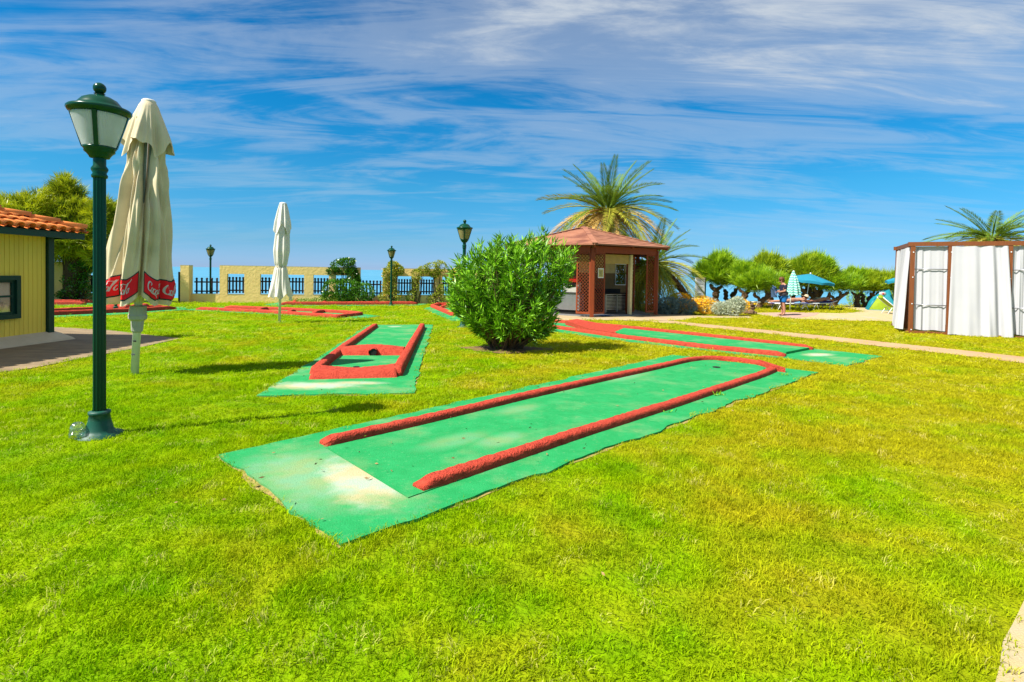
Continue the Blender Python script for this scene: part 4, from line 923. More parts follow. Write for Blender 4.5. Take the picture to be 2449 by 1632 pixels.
shrub('wall_climber', 'climber with bare twisting stems and a leafy head above the wall beside the oleander', 'climber', wpt(1046, .3),
      [((-.35, 0, 2.12), (.5, .35, .32)), ((.12, 0, 2.25), (.35, .3, .35)), ((-.2, 0, 1.75), (.3, .25, .22)), ((-.05, 0, .35), (.55, .35, .38)), ((.15, 0, .85), (.2, .2, .3))], 'climber', 420, .10, .055)
shrub('wall_climber', 'yellow flowering climber peeping past the left edge of the oleander', 'climber', wpt(1092, .3),
      [((0, 0, 1.7), (.4, .3, .45)), ((0.1, 0, .9), (.35, .3, .5))], 'climber', 420, .10, .055, extra=('yellow_flower', 200, .09, .06))
shrub('wall_climber', 'dense dark leafy climber in front of the wall between house and near lamp', 'climber', wpt(196, .4),
      [((.1, 0, .6), (.75, .4, .6)), ((-.1, 0, 1.15), (.65, .35, .5)), ((.2, 0, 1.7), (.5, .35, .45)), ((-.4, 0, .35), (.6, .4, .3)), ((.5, 0, 2.0), (.35, .3, .3))], 'shrub_dark', 700, .11, .06)
shrub('low_ground_cover', 'low bright green creeping cover at the wall foot left of the dark shrub', 'ground cover', wpt(752, .9),
      [((-.6, 0, .0), (.9, .5, .26)), ((.6, 0, 0), (1.0, .55, .36)), ((1.3, .1, .05), (.6, .5, .36))], 'cover', 1100, .08, .05, stem=False)
# flower bed by the kiosk
def at_g(px, py): return G(px, py)
shrub('blue_grey_shrub', 'blue grey leafy shrub beside the right lattice post of the kiosk', 'shrub', at_g(1617, 753), [((-.35, 0, .35), (.55, .5, .48)), ((.35, 0, .32), (.55, .5, .45)), ((-.6, .1, .2), (.35, .4, .3))], 'bluegrey', 1500, .13, .035)
shrub('yellow_flowering_shrub', 'round shrub covered in bright yellow flowers between blue grey and silvery shrubs', 'shrub', at_g(1690, 753), [((0, 0, .36), (.58, .5, .42)), ((-.45, .1, .45), (.35, .35, .3))], 'silver', 700, .09, .03, extra=('yellow_flower', 1300, .07, .06))
shrub('silvery_shrub', 'silvery white leafed shrub at the right of the yellow flowers', 'shrub', at_g(1746, 756), [((0, 0, .34), (.62, .5, .42)), ((.35, 0, .55), (.35, .35, .3)), ((-.4, 0, .3), (.4, .4, .35))], 'silver', 1400, .11, .035)
shrub('yellow_flowering_shrub', 'small yellow flowering clump beside the brown stones at the bed end', 'shrub', at_g(1779, 751), [((0, 0, .3), (.28, .3, .34))], 'silver', 400, .08, .03, extra=('yellow_flower', 420, .07, .06))
shrub('yellow_flowering_shrub', 'low yellow flowering mound behind the blue grey shrub and the kiosk post', 'shrub', gp(9.4, 27.6), [((-.6, 0, .55), (.8, .5, .35)), ((.35, 0, .45), (.8, .5, .32)), ((-.1, 0, .25), (1.4, .5, .3))], 'silver', 500, .08, .03, extra=('yellow_flower', 1800, .08, .07))
shrub('leafy_bush', 'tall leafy green bush behind the kiosk, seen through its small window', 'bush', gp(6.7, 29.6), [((0, 0, 1.1), (1.3, .8, 1.1)), ((-.5, 0, 1.9), (.9, .7, .9)), ((.5, 0, 1.8), (.8, .7, .8))], 'shrub_dark', 1500, .16, .07)
shrub('young_shrub', 'green bushy shrub between the trunks near the pop up tent', 'shrub', at_g(2042, 731), [((0, 0, .5), (.5, .5, .55)), ((.4, 0, .4), (.4, .4, .4))], 'tam_a', 700, .14, .03, bark='bark')
p = G(1797, 753); t = thing('stone_pile', 'little pile of brown stones at the end of the flower bed', 'stones', p)
for k, (x, y, z, r) in enumerate(((0, 0, .12, .17), (.1, .1, .33, .14), (-.16, .1, .1, .12), (.16, -.05, .08, .1), (0.03, .02, .47, .09))):
    mb = MB(); mb.ball((0, 0, 0), r, 8, (1, .9, .8)); mb.v = [(a * random.uniform(.85, 1.15), b * random.uniform(.85, 1.15), c * random.uniform(.85, 1.15)) for a, b, c in mb.v]; o = obj('stone', mb, M['stone'], t); o.location = (x, y, z)

# --- tamarisk trees: gnarled forked trunks under feathery brushes
def tam_foliage(lumps, n, ln, wd, seed, blades=7, up=1.0, vert=1.0):
    rg = np.random.default_rng(seed); VF = []
    for k, (c, r) in enumerate(lumps):
        P = blob_pts(n, c, r, 0.40, 9, 0.42, seed * 10 + k); D0 = unit(P - np.array(c)) * .6 + np.array([0, 0, up]) + rg.normal(size=P.shape) * .35
        P = np.repeat(P, blades, 0); D = np.repeat(D0, blades, 0) + rg.normal(size=P.shape) * .42
        P = P + rg.normal(size=P.shape) * .03
        VF.append(leaves(P, D, rg.uniform(ln * .6, ln * 1.25, len(P)), wd, .4, 0))
    return join(VF)
def trunk_mb(kind, h):
    mb = MB(); 
    def limb(a, b, r0, r1, wob=.12, n=9):
        a, b = Vector(a), Vector(b); pts = []; rs = []
        for i in range(n):
            s = i / (n - 1); q = a.lerp(b, s); q += Vector((random.uniform(-1, 1), random.uniform(-1, 1), 0)) * wob * sin(pi * s) + Vector((0, 0, .12 * sin(pi * s)))
            pts.append(q); rs.append((r0 + (r1 - r0) * s) * random.uniform(.82, 1.25))
        mb.tube(pts, rs, 9)
    if kind == 0:
        limb((0, 0, -.05), (.05, 0, h * .55), .24, .17); limb((.05, 0, h * .5), (-.35, 0, h * .95), .15, .09); limb((.05, 0, h * .45), (.5, .1, h * .9), .14, .08)
    elif kind == 1:
        limb((0, 0, -.05), (.6, 0, h * .8), .26, .17); limb((.5, 0, h * .7), (1.1, 0, h * 1.1), .15, .09); limb((.35, 0, h * .5), (-.1, .1, h * 1.05), .13, .08)
    elif kind == 2:
        limb((-.15, 0, -.05), (-.4, 0, h * .8), .2, .13); limb((.1, 0, -.05), (.45, 0, h * .85), .22, .13); limb((.4, 0, h * .7), (.9, 0, h * 1.05), .12, .07)
    else:
        limb((0, 0, -.05), (.25, 0, h * .35), .26, .2); limb((.25, 0, h * .3), (1.35, 0, h * .85), .2, .12); limb((.25, 0, h * .3), (-.35, 0, h * .8), .16, .1); limb((.6, 0, h * .5), (.6, .1, h * .95), .12, .08)
    return mb
tam_var = []
for k in range(4):
    h = 1.5; lumps = [[((-.1, 0, 2.1), (.85, .8, .75)), ((.2, 0, 2.7), (.6, .6, .6))], [((.5, 0, 2.05), (.95, .8, .65)), ((.3, 0, 2.6), (.6, .6, .5)), ((1.0, 0, 2.3), (.6, .6, .5))],
                      [((-.4, 0, 2.0), (.7, .7, .6)), ((.5, 0, 2.15), (.8, .8, .65)), ((.1, 0, 2.5), (.6, .6, .5))], [((.9, 0, 1.95), (1.0, .8, .6)), ((-.3, 0, 1.95), (.8, .8, .6)), ((.3, 0, 2.3), (.9, .7, .5))]][k]
    v, f = tam_foliage(lumps, 600, .58, .034, 40 + k, up=1.2)
    tw = [tam_foliage([((c[0], c[1], c[2] + r[2] * .55), (r[0] * .75, r[1] * .75, r[2] * .35))], 16, .95, .030, 90 + k, blades=5, up=3.0) for c, r in lumps]
    v, f = join([(v, f)] + tw); me = np_mesh('tamarisk_crown', v, f, 4); tr = mesh_of('trunk', trunk_mb(k, h), True); tr.materials.append(M['bark'] if k != 2 else M['bark_dark']); tam_var.append((me, tr))
TAM = [  # photo column, row of the foot, variant, scale, mirrored, olive?, label
    (1709, 727, 0, 1.02, 0, 0, 'feathery tamarisk with the tallest brush, leftmost of the row, behind the flower bed'),
    (1745, 730, 2, .88, 0, 0, 'dark trunked tamarisk second from the left behind the silvery shrub'),
    (1768, 735, 1, .86, 0, 0, 'thick trunked tamarisk leaning right behind the stone pile'),
    (1812, 738, 3, .86, 0, 0, 'stout forked tamarisk just left of the standing person'),
    (1845, 733, 0, .95, 1, 1, 'tamarisk standing behind the person with the blue shorts'),
    (1888, 733, 2, .95, 0, 1, 'olive tinged tamarisk behind the folded striped parasol'),
    (1921, 733, 0, .98, 0, 1, 'upright tamarisk behind the pole of the open turquoise parasol'),
    (1950, 733, 2, .92, 1, 1, 'two stemmed tamarisk behind the right half of the turquoise parasol'),
    (1966, 733, 1, .98, 1, 0, 'tamarisk with bare twigs on top at the right end of the taller row'),
    (1990, 735, 3, .80, 0, 0, 'low wide tamarisk with a big forked trunk right of the sunbathers'),
    (2052, 731, 0, .76, 1, 0, 'slim tamarisk trunk left of the pop up tent'),
    (2072, 731, 2, .75, 0, 1, 'tamarisk right behind the left corner of the pop up tent'),
    (2116, 726, 3, .76, 1, 1, 'spreading tamarisk behind the pop up tent'),
    (2145, 731, 0, .74, 0, 0, 'tamarisk partly hidden behind the white curtained cabana'),
]
for px, py, v, sc, mir, ol, lab in TAM:
    q = G(px, py)
    if q.y > 32.5: qq = at(px, py, 32.0 + (px % 7) * .1); q = gp(qq.x, qq.y)
    if 1840 < px < 1975 or px > 2060: qq = at(px, py, 31.7 + (px % 5) * .12); q = gp(qq.x, qq.y)
    t = thing('tamarisk_tree', lab, 'tree', q, 0, 'tamarisk trees along the shore', 1.0); sx = -1 if mir else 1
    k = sc * q.y / 30.0 * 0.83
    me, tr = tam_var[v]
    o = link(bpy.data.objects.new('trunk', tr), t); o.scale = (sx * k, k, k)
    m2 = me.copy(); m2.materials.append(M['tam_b' if ol else 'tam_a']); o = link(bpy.data.objects.new('crown', m2), t); o.scale = (sx * k * 1.28, k * 1.1, k * random.uniform(.94, 1.06)); o['kind'] = 'stuff'
# --- the tall trees behind the yellow house
def big_tree(label, loc, lumps, n, h, seed):
    t = thing('tamarisk_tree', label, 'tree', loc, 0, 'tall trees behind the house'); mb = MB()
    for c, r in lumps:
        pts = [Vector((0, 0, 0)), Vector((c[0] * .25, c[1] * .3, h * .45)), Vector((c[0] * .7, c[1] * .7, c[2] * .85)), Vector((c[0], c[1], c[2] + r[2] * .5))]
        P = smooth_path(pts, 4); mb.tube(P, [.26 * (1 - i / len(P)) + .03 for i in range(len(P))], 7)
        for _ in range(7):
            e = Vector(c) + Vector((random.uniform(-1, 1) * r[0], random.uniform(-1, 1) * r[1], random.uniform(-.8, .8) * r[2])) * .85
            mb.tube([P[len(P) // 2], (P[-1] + e) / 2 - Vector((0, 0, .2)), e], [.06, .04, .015], 5, cap=False)
    obj('trunk', mb, M['bark_dark'], t, True)
    v, f = tam_foliage(lumps, n, .50, .032, seed, blades=15, up=.35)
    o = leafobj('crown', (v, f), M['tam_big'], t)
    return t
q = at(60, 700, 26.0)
big_tree('big feathery tree rising behind the left part of the orange roof', gp(q.x, q.y), [((-1.6, 0, 3.6), (1.9, 1.4, 1.3)), ((.2, 0, 4.4), (1.5, 1.4, 1.0)), ((-.6, .3, 3.0), (2.2, 1.4, 1.0)), ((-2.6, 0, 4.6), (1.0, 1.0, .8)), ((-3.6, 0, 3.5), (1.6, 1.2, 1.2))], 560, 4.0, 3)
q = at(170, 700, 27.0)
big_tree('big feathery tree with a peaked crown behind the near lamp post', gp(q.x, q.y), [((0, 0, 4.2), (1.3, 1.2, 1.1)), ((-.3, 0, 5.3), (.65, .6, .85)), ((.9, 0, 3.6), (1.3, 1.1, 1.1)), ((1.5, 0, 4.3), (.8, .8, .7)), ((.2, 0, 2.9), (1.6, 1.2, .8)), ((-.9, .3, 3.4), (1.2, 1.0, .9)), ((1.6, 0, 2.7), (.9, .8, .6))], 520, 4.0, 5)

# --- palms: every frond is its own part
def frond_mesh(L, droop, nleaf, lw, seed, vee=0.5):
    rg = np.random.default_rng(seed); mb = MB(); n = 12; pts = []
    for i in range(n + 1):
        s = i / n; pts.append(Vector((L * (s - 0.10 * droop * s * s), 0, -L * droop * s ** 2.2 * .55)))
    mb.tube(pts, [.035 * (1 - .8 * i / n) * L / 2.6 for i in range(n + 1)], 4)
    for j in range(nleaf):
        s = .10 + .90 * (j + rg.random() * .5) / nleaf; i = min(n - 1, int(s * n)); q = pts[i].lerp(pts[i + 1], s * n - i); tn = (pts[i + 1] - pts[i]).normalized()
        ll = L * .19 * (sin(pi * min(1, .16 + .80 * s)) ** .55) * rg.uniform(.85, 1.1)
        for sd_ in (-1, 1):
            up_ = Vector((-tn.z, 0, tn.x)); side = Vector((0, sd_, 0)); d = (tn * (.62 + .5 * s) + side * .72 + up_ * (vee * rg.uniform(.5, 1.2))).normalized()
            e = q + d * ll + Vector((0, 0, -.10 * ll)); w = d.cross(up_).normalized() * 0; r = tn * lw
            mb.add([q - r * .4, q + d * ll * .5 + r * .5, e, q + d * ll * .5 - r * .5], [(0, 1, 2, 3)])
    return mb
FR = {}
for k, (dr) in enumerate((.30, .65, 1.0, 1.35)):
    for mname in ('palm_green', 'palm_olive', 'palm_dry'):
        me = mesh_of('frond', frond_mesh(2.9, dr, 46, .055, k + 3, .30)); me.materials.append(M[mname]); FR[k, mname] = me
def palm(label, base, h, lean, sc, n, seed, thick=.28, lo=-30, dry=0.4, hi=84, group='date palms'):
    rd = random.Random(seed); t = thing('palm_tree', label, 'palm', base, 0, group)
    top = Vector((lean[0], lean[1], h)); N = 16; mb = MB()
    pts = []; rs = []
    for i in range(N * 2 + 1):
        s = i / (2 * N); pts.append(Vector((top.x * s ** 1.5, top.y * s ** 1.5, h * s))); rs.append(thick * (1.12 if i % 2 else .92) * (1 if s < .85 else 1 + .5 * (s - .85)))
    mb.tube(pts, rs, 10); obj('trunk', mb, M['palm_bark'], t)
    mb = MB()
    for i in range(70):
        a = i * 2.4; s = .55 + .45 * i / 70; c = Vector((top.x * s ** 1.5, top.y * s ** 1.5, h * s)); d = Vector((cos(a), sin(a), 0)); r0 = thick * .95
        mb.add([c + d * r0 + Vector((-d.y, d.x, 0)) * .09, c + d * r0 - Vector((-d.y, d.x, 0)) * .09, c + d * (r0 + .11) + Vector((0, 0, .20))], [(0, 1, 2)])
    obj('leaf_bases', mb, M['palm_bark'], t, kind='stuff')
    for i in range(n):
        s = (i + .5) / n; el = rad(hi - (hi - lo) * s ** .62 + rd.uniform(-7, 7)); az = i * 2.39996 + rd.uniform(-.25, .25)
        k = 0 if s < .18 else 1 if s < .42 else 2 if s < .85 else 3
        mname = 'palm_green' if s < .4 + rd.uniform(-.1, .1) else ('palm_dry' if s > 1 - dry and rd.random() < .75 else 'palm_olive')
        o = link(bpy.data.objects.new('frond', FR[k, mname]), t)
        o.location = top + Vector((cos(az) * .12, sin(az) * .12, -.25 * s)); q = sc * rd.uniform(.88, 1.08) * (.80 + .20 * sstep(.05, .35, s))
        o.matrix_local = Matrix.Translation(o.location) @ Matrix.Rotation(az, 4, 'Z') @ Matrix.Rotation(-el, 4, 'Y') @ Matrix.Rotation(rd.uniform(-.3, .3), 4, 'X') @ Matrix.Scale(q, 4)
    return t
q = at(1447, 700, 30.5); c = at(1453, 500, 30.5); b = gp(q.x, q.y)
palm('tall date palm with a full crown and golden lower fronds behind the kiosk roof', b, c.z - b.z, (c.x - b.x, 0), 1.36, 74, 3, .27, -30, .50, 80)
q = at(1655, 735, 29.0); c = at(1562, 625, 27.5); b = gp(q.x, q.y)
palm('lower leaning date palm drooping at the right behind the kiosk', b, c.z - b.z, (c.x - b.x, -1.5), 1.05, 56, 8, .17, -58, .12)
q = at(2385, 735, 27.0); c = at(2372, 566, 27.0); b = gp(q.x, q.y)
palm('date palm rising behind the white curtained cabana', b, c.z - b.z, (c.x - b.x, 0), 1.06, 54, 21, .26, -28, .35, 58)

# ------------------------------------------------------------------ kiosk
KR = 3.61; KC = Vector((3.30, 25.55)); kz = g(3.3, 21.9) + 0.015
KT = thing('wooden_kiosk', 'hexagonal red brown wooden snack kiosk with lattice panels and yellow shutters', 'kiosk', (KC.x, KC.y, kz))
hexv = [Vector((KR * sin(pi * k / 3), -KR * cos(pi * k / 3))) for k in range(6)]    # 0 front, 1 right front ...
def KP(face, u, d, z):                            # face 0: front -> right, face 5: front -> left
    a = hexv[0]; b = hexv[1] if face == 0 else hexv[5]; e = (b - a).normalized(); nin = Vector((-e.y, e.x)) if face == 0 else Vector((e.y, -e.x))
    q = a + e * u + nin * d; return Vector((q.x, q.y, z))
def kbox(face, u0, u1, d0, d1, z0, z1, mb=None):
    mb = mb or MB(); c = [KP(face, u, d, 0) for u, d in ((u0, d0), (u1, d0), (u1, d1), (u0, d1))]
    if face != 0: c = c[::-1]
    return mb.prism([(p.x, p.y) for p in c], z0, z1)
mb = MB(); mb.prism([(v.x * 1.0, v.y * 1.0) for v in [h * 0.93 for h in hexv]], -.1, .035); obj('floor_slab', mb, mat('grey_floor', (.30, .30, .30), .5), KT)
for k, h in enumerate(hexv):
    mb = MB(); a = pi * k / 3; Mz = Matrix.Rotation(a, 3, 'Z'); mb.box((h.x, h.y, 1.43), (.14, .14, 2.84), Mz)
    obj('corner_post', mb, M['wood'], KT)
    n = hexv[(k + 1) % 6]; e = (n - h).normalized(); mb = MB()
    mb.bar((h.x + e.x * .08, h.y + e.y * .08, 2.80), (n.x - e.x * .08, n.y - e.y * .08, 2.80), .12, .27); obj('ring_beam', mb, M['wood'], KT)
AP = Vector((0.10, -0.0, 3.98)); RO = 4.17
for k in range(6):
    a0, a1 = pi * k / 3, pi * (k + 1) / 3; ez_ = 2.985
    A_ = Vector((RO * sin(a0), -RO * cos(a0), ez_)); B_ = Vector((RO * sin(a1), -RO * cos(a1), ez_))
    mb = MB(); nu = 14
    rows = 12; vs = []
    for j in range(rows):                         # felt laid in overlapping courses
        f0, f1 = j / rows, (j + 1) / rows
        for ff, dz in ((f0, .030), (f1, .014)):
            for i in range(nu + 1): q = A_.lerp(B_, i / nu).lerp(AP, ff); vs.append((q.x, q.y, q.z + dz + random.uniform(-.004, .004)))
    n1 = nu + 1; fs = []
    for j in range(rows):
        o_ = j * 2 * n1
        fs += [(o_ + i, o_ + i + 1, o_ + n1 + i + 1, o_ + n1 + i) for i in range(nu)]
        if j < rows - 1: fs += [(o_ + n1 + i, o_ + n1 + i + 1, o_ + 2 * n1 + i + 1, o_ + 2 * n1 + i) for i in range(nu)]
    mb.add(vs, fs); lowr = [A_ - Vector((0, 0, .03)), B_ - Vector((0, 0, .03)), AP - Vector((0, 0, .06))]
    mb.add([tuple(p) for p in lowr] + [tuple(A_ + Vector((0, 0, .03))), tuple(B_ + Vector((0, 0, .03)))], [(2, 1, 0), (0, 1, 4, 3)])
    obj('roof_face', mb, M['roof_felt'], KT)
    mb = MB(); mb.bar(A_ + Vector((0, 0, .045)), AP + Vector((0, 0, .05)), .22, .03); obj('hip_strip', mb, M['roof_felt'], KT)
    rr = (A_ + AP) / 2; mb = MB(); mb.bar(A_.lerp(AP, .02) - Vector((0, 0, .10)), AP - Vector((0, 0, .14)), .07, .11); obj('rafter', mb, M['wood'], KT)
    mid = A_.lerp(B_, .5); mb = MB(); mb.bar(mid.lerp(AP, .015) - Vector((0, 0, .09)), AP - Vector((0, 0, .16)), .07, .10); obj('rafter', mb, M['wood'], KT)
mb = MB(); mb.lathe([(.34, -.05), (.22, .035), (.001, .06)], 6, tuple(AP)); obj('roof_cap', mb, M['roof_felt'], KT)
def lattice(face, u0, u1, d, z0=.12, z1=2.66, wood='wood'):
    fr = MB(); w = .055
    for a, b in ((u0, u0 + w), (u1 - w, u1)): kbox(face, a, b, d - .02, d + .02, z0, z1, fr)
    for a, b in ((z0, z0 + w * 1.5), (z1 - w, z1)): kbox(face, u0 + w, u1 - w, d - .02, d + .02, a, b, fr)
    f = obj('lattice_panel', fr, M[wood], KT)
    ua, ub, za, zb_ = u0 + w, u1 - w, z0 + w * 1.5, z1 - w; W2 = ub - ua; H2 = zb_ - za; st = .145
    for sgn in (1, -1):
        mb = MB(); k = -W2 + .03
        while k < H2:
            a0 = max(0, -k); a1 = min(W2, H2 - k)
            if a1 - a0 > .03:
                pts = [(a0, k + a0), (a1, k + a1)]
                if sgn < 0: pts = [(W2 - x, z) for x, z in pts]
                (xa, zaa), (xb, zbb) = pts; dd_ = d + (.006 if sgn > 0 else -.006)
                mb.bar(KP(face, ua + xa, dd_, za + zaa), KP(face, ua + xb, dd_, za + zbb), .012, .042, KP(face, 0, 1, 0) - KP(face, 0, 0, 0))
            k += st
        # the bar's flat side must face outwards: width along the face normal is thin
        obj('lattice_slats', mb, M[wood], f, kind='stuff')
    return f
lattice(0, .08, .66, 0.0); lattice(0, 3.0, 3.52, 0.0); lattice(5, .08, .70, 0.0); lattice(5, 3.0, 3.52, 0)
mb = MB()
for k in range(2): pass
lattice(0, 2.52, 2.76, .75, .1, 2.6); lattice(0, 2.78, 3.02, .75, .1, 2.6)
# notice on the front lattice
mb = MB(); kbox(0, .27, .57, -.035, -.025, 1.62, 2.02, mb); nt_ = obj('notice', mb, M['white_paint'], KT)
mb = MB(); kbox(0, .30, .54, -.039, -.0355, 1.66, 1.98, mb); obj('notice_sheet', mb, mat('yellow_paper', (.75, .68, .22), .7), nt_)
mb = MB()
for k in range(6): kbox(0, .33, .51 - .04 * (k % 2), -.042, -.0395, 1.71 + k * .04, 1.722 + k * .04, mb)
obj('print_lines', mb, M['sign_print'], nt_)
# shutters, jambs
for face, u0, u1 in ((0, .62, 2.25), (5, .70, 2.9)):
    for k in range(6):
        z = 2.24 + k * .065; mb = MB(); c0 = [KP(face, u0, .30 - .012 * (1), z), KP(face, u1, .30 - .012, z)]
        kbox(face, u0, u1, .29, .31, z, z + .05, mb); kbox(face, u0, u1, .30, .308, z + .05, z + .065, mb); obj('shutter_slat', mb, M['shutter'], KT)
mb = MB(); kbox(0, 2.27, 2.40, .22, .36, .035, 2.64, mb); obj('jamb', mb, M['cream'], KT)
mb = MB(); kbox(0, 2.46, 2.52, .55, .68, .035, 2.64, mb); obj('jamb', mb, M['wood'], KT)
# back walls with a window
zc = 1.83
def bwall(u0, u1, z0, z1, m): mb = MB(); kbox(0, u0, u1, 2.4, 2.5, z0, z1, mb); obj('back_wall', mb, m, KT)
for z0, z1, m in ((.035, 1.30, M['brown_wall']), (1.30, zc, M['brown_wall']), (zc, 2.25, M['cream']), (2.25, 2.66, M['cream'])):
    if z1 <= 1.30 or z0 >= 2.25: bwall(1.2, 4.5, z0, z1, m)
    else:
        bwall(1.2, 3.33, z0, z1, m); bwall(3.95, 4.5, z0, z1, m)
mb = MB()
for a, b, z0, z1 in ((3.29, 3.33, 1.26, 2.29), (3.95, 3.99, 1.26, 2.29), (3.33, 3.95, 1.26, 1.30), (3.33, 3.95, 2.25, 2.29)): kbox(0, a, b, 2.37, 2.397, z0, z1, mb)
obj('window_frame', mb, M['white_paint'], KT)
mb = MB(); kbox(5, 1.3, 2.9, 3.4, 3.5, .035, 2.66, mb); obj('back_wall', mb, M['brown_wall'], KT)
# fittings
def fit(name, label, cat, m, boxes, extra=()):
    tt = thing(name, label, cat, (KC.x, KC.y, kz)); mb = MB()
    for b in boxes: kbox(*b, mb)
    obj('body', mb, m, tt)
    for nm_, m_, bs in extra:
        mb = MB()
        for b in bs: kbox(*b, mb)
        obj(nm_, mb, m_, tt)
    return tt
fit('steel_counter', 'stainless steel counter front in the left opening of the kiosk', 'counter', M['steel'], [(5, .72, 2.9, .42, .95, .22, .93)],
    [('worktop', M['dark'], [(5, .70, 2.9, .38, .98, .93, .98)]), ('toe_kick', M['dark'], [(5, .75, 2.88, .5, .9, .036, .22)])])
fit('drink_machine', 'red topped white drinks machine on the steel counter of the kiosk', 'machine', M['white_plastic'], [(5, .85, 1.55, .50, .85, .98, 1.20), (5, .85, .95, .55, .85, 1.20, 1.42), (5, 1.45, 1.55, .55, .85, 1.20, 1.42)],
    [('red_panel', M['red_plastic'], [(5, .84, 1.56, .48, .86, 1.42, 1.66)]), ('nozzles', M['dark'], [(5, .98 + .08 * k, 1.0 + .08 * k, .52, .56, 1.30, 1.42) for k in range(6)])])
slats = [(0, 1.44 + .64 * c, 2.05 + .64 * c, .78, .82, .22 + .062 * k, .25 + .062 * k) for k in range(10) for c in (0, 1)]
fit('steel_shelf_unit', 'stainless steel louvred cabinet under the dark worktop in the right opening', 'cabinet', M['dark'], [(0, 1.40, 2.70, .86, 1.4, .18, .86)],
    [('louvre', M['steel'], slats), ('cabinet_frame', M['steel'], [(0, 1.40, 1.435, .78, .86, .1, .9), (0, 2.053, 2.078, .78, .86, .1, .9), (0, 2.695, 2.73, .78, .86, .1, .9), (0, 1.435, 2.053, .78, .86, .86, .9), (0, 2.078, 2.695, .78, .86, .86, .9)]),
     ('worktop', M['dark'], [(0, 1.2, 2.76, .74, 1.45, .9, .95), (0, 1.2, 2.76, 1.40, 1.45, .95, 1.12)])])
mb = MB(); kbox(0, .62, 1.15, .05, .55, .036, .046, mb); o = obj('floor_mat', mb, M['blue_mat']); o.location = (KC.x, KC.y, kz); o['label'] = 'blue mat on the kiosk floor inside the right lattice panel'; o['category'] = 'floor mat'
# menu board
p = G(1674, 737); q = at(1674, 716, p.y); t = thing('menu_board', 'tall white menu board with rows of grey print standing behind the flower bed', 'menu board', p, rad(8)); k = p.y / 1275; hh = (737 - 664) * k
mb = MB(); mb.box((-.02, 0, hh * .52), (22 * k, .05, hh * .86)); obj('board', mb, M['white_paint'], t)
mb = MB(); mb.box((-.02, -.005, hh * .975), (24 * k, .07, hh * .05)); obj('header', mb, M['canvas'], t)
mb = MB(); mb.box((12.5 * k - .02 + .03, .02, hh * .5), (.06, .05, hh)); obj('post', mb, M['house_green'], t)
mb = MB(); mb.box((-12 * k, .02, hh * .5), (.05, .05, hh)); obj('post', mb, M['white_paint'], t)
mb = MB()
for r_ in range(19):
    if r_ % 5 == 4: continue
    w = 17 * k * random.uniform(.55, 1.0); mb.box((-.02 - (17 * k - w) / 2, -.027, hh * (.14 + .042 * r_)), (w, .004, .022))
obj('print_lines', mb, M['sign_print'], t)

# ------------------------------------------------------------------ people
def skin(name, J, E_, m, parent, sub=2, root=None):
    names = list(J); me = bpy.data.meshes.new(name); me.from_pydata([J[n][0] for n in names], [(names.index(a), names.index(b)) for a, b in E_], []); me.materials.append(m)
    o = link(bpy.data.objects.new(name, me), parent); md = o.modifiers.new('skin', 'SKIN'); md.use_smooth_shade = True
    lay = me.skin_vertices[0].data
    for i, n in enumerate(names): lay[i].radius = (J[n][1],) * 2 if not hasattr(J[n][1], '__len__') else J[n][1]; lay[i].use_root = (n == (root or names[0]))
    sb = o.modifiers.new('sub', 'SUBSURF'); sb.levels = sub; sb.render_levels = sub
    return o
def body_edges():
    e = [('pelvis', 'spine'), ('spine', 'chest'), ('chest', 'neck'), ('neck', 'chin'), ('chin', 'head')]
    for s in 'LR': e += [('chest', 'sho' + s), ('sho' + s, 'elb' + s), ('elb' + s, 'wri' + s), ('wri' + s, 'palm' + s), ('pelvis', 'hip' + s), ('hip' + s, 'knee' + s), ('knee' + s, 'calf' + s), ('calf' + s, 'ank' + s), ('ank' + s, 'toe' + s)]
    return e
def fingers(J, E_, s, palm, fwd, side, n=4):
    fwd = Vector(fwd).normalized(); side = Vector(side).normalized(); p = Vector(palm)
    for k in range(n):
        b = p + side * (.026 * (k - 1.5)) + fwd * .04; l = (.062, .074, .070, .055)[k]; d2 = (fwd + Vector((0, 0, -.5))).normalized()
        J[f'f{k}a{s}'] = (b, .010); J[f'f{k}b{s}'] = (b + fwd * l * .5, .009); J[f'f{k}c{s}'] = (b + fwd * l * .5 + d2 * l * .5, .008)
        E_ += [('palm' + s, f'f{k}a{s}'), (f'f{k}a{s}', f'f{k}b{s}'), (f'f{k}b{s}', f'f{k}c{s}')]
    b = p + side * .045 - fwd * .01; J['t1' + s] = (b, .011); J['t2' + s] = (b + (fwd + side).normalized() * .045, .009); E_ += [('palm' + s, 't1' + s), ('t1' + s, 't2' + s)]
def face(parent, c, fw, up, r, skinm, hairm, hair=True, sideways=False):
    fw, up = Vector(fw).normalized(), Vector(up).normalized(); sd_ = up.cross(fw); c = Vector(c)
    mb = MB(); mb.ball(c + fw * r * .98 - up * r * .15, r * .20, 8, (1, 1, 1.2)); 
    for s in (-1, 1): mb.ball(c + sd_ * r * .90 * s - up * r * .05, r * .22, 8)
    obj('nose_and_ears', mb, skinm, parent, True)
    mb = MB()
    for s in (-1, 1): mb.ball(c + fw * r * .86 + sd_ * r * .36 * s + up * r * .08, r * .12, 8)
    obj('eyes', mb, M['dark'], parent, True)
    mb = MB(); mb.ball(c + fw * r * .84 - up * r * .52, r * .2, 8, (.7, 1, .3)); obj('mouth', mb, M['red_print'], parent, True)
p = G(1872, 755.5)
PT = thing('person', 'standing person in navy t-shirt and bright blue shorts looking down at a blue bag', 'person', p, rad(180), scale=1.0)
J = {'pelvis': ((0, 0, .97), .135), 'spine': ((-.01, 0, 1.15), .135), 'chest': ((0, 0, 1.36), .14), 'neck': ((.04, 0, 1.53), .06), 'chin': ((.085, 0, 1.60), .075), 'head': ((.115, 0, 1.695), .098)}
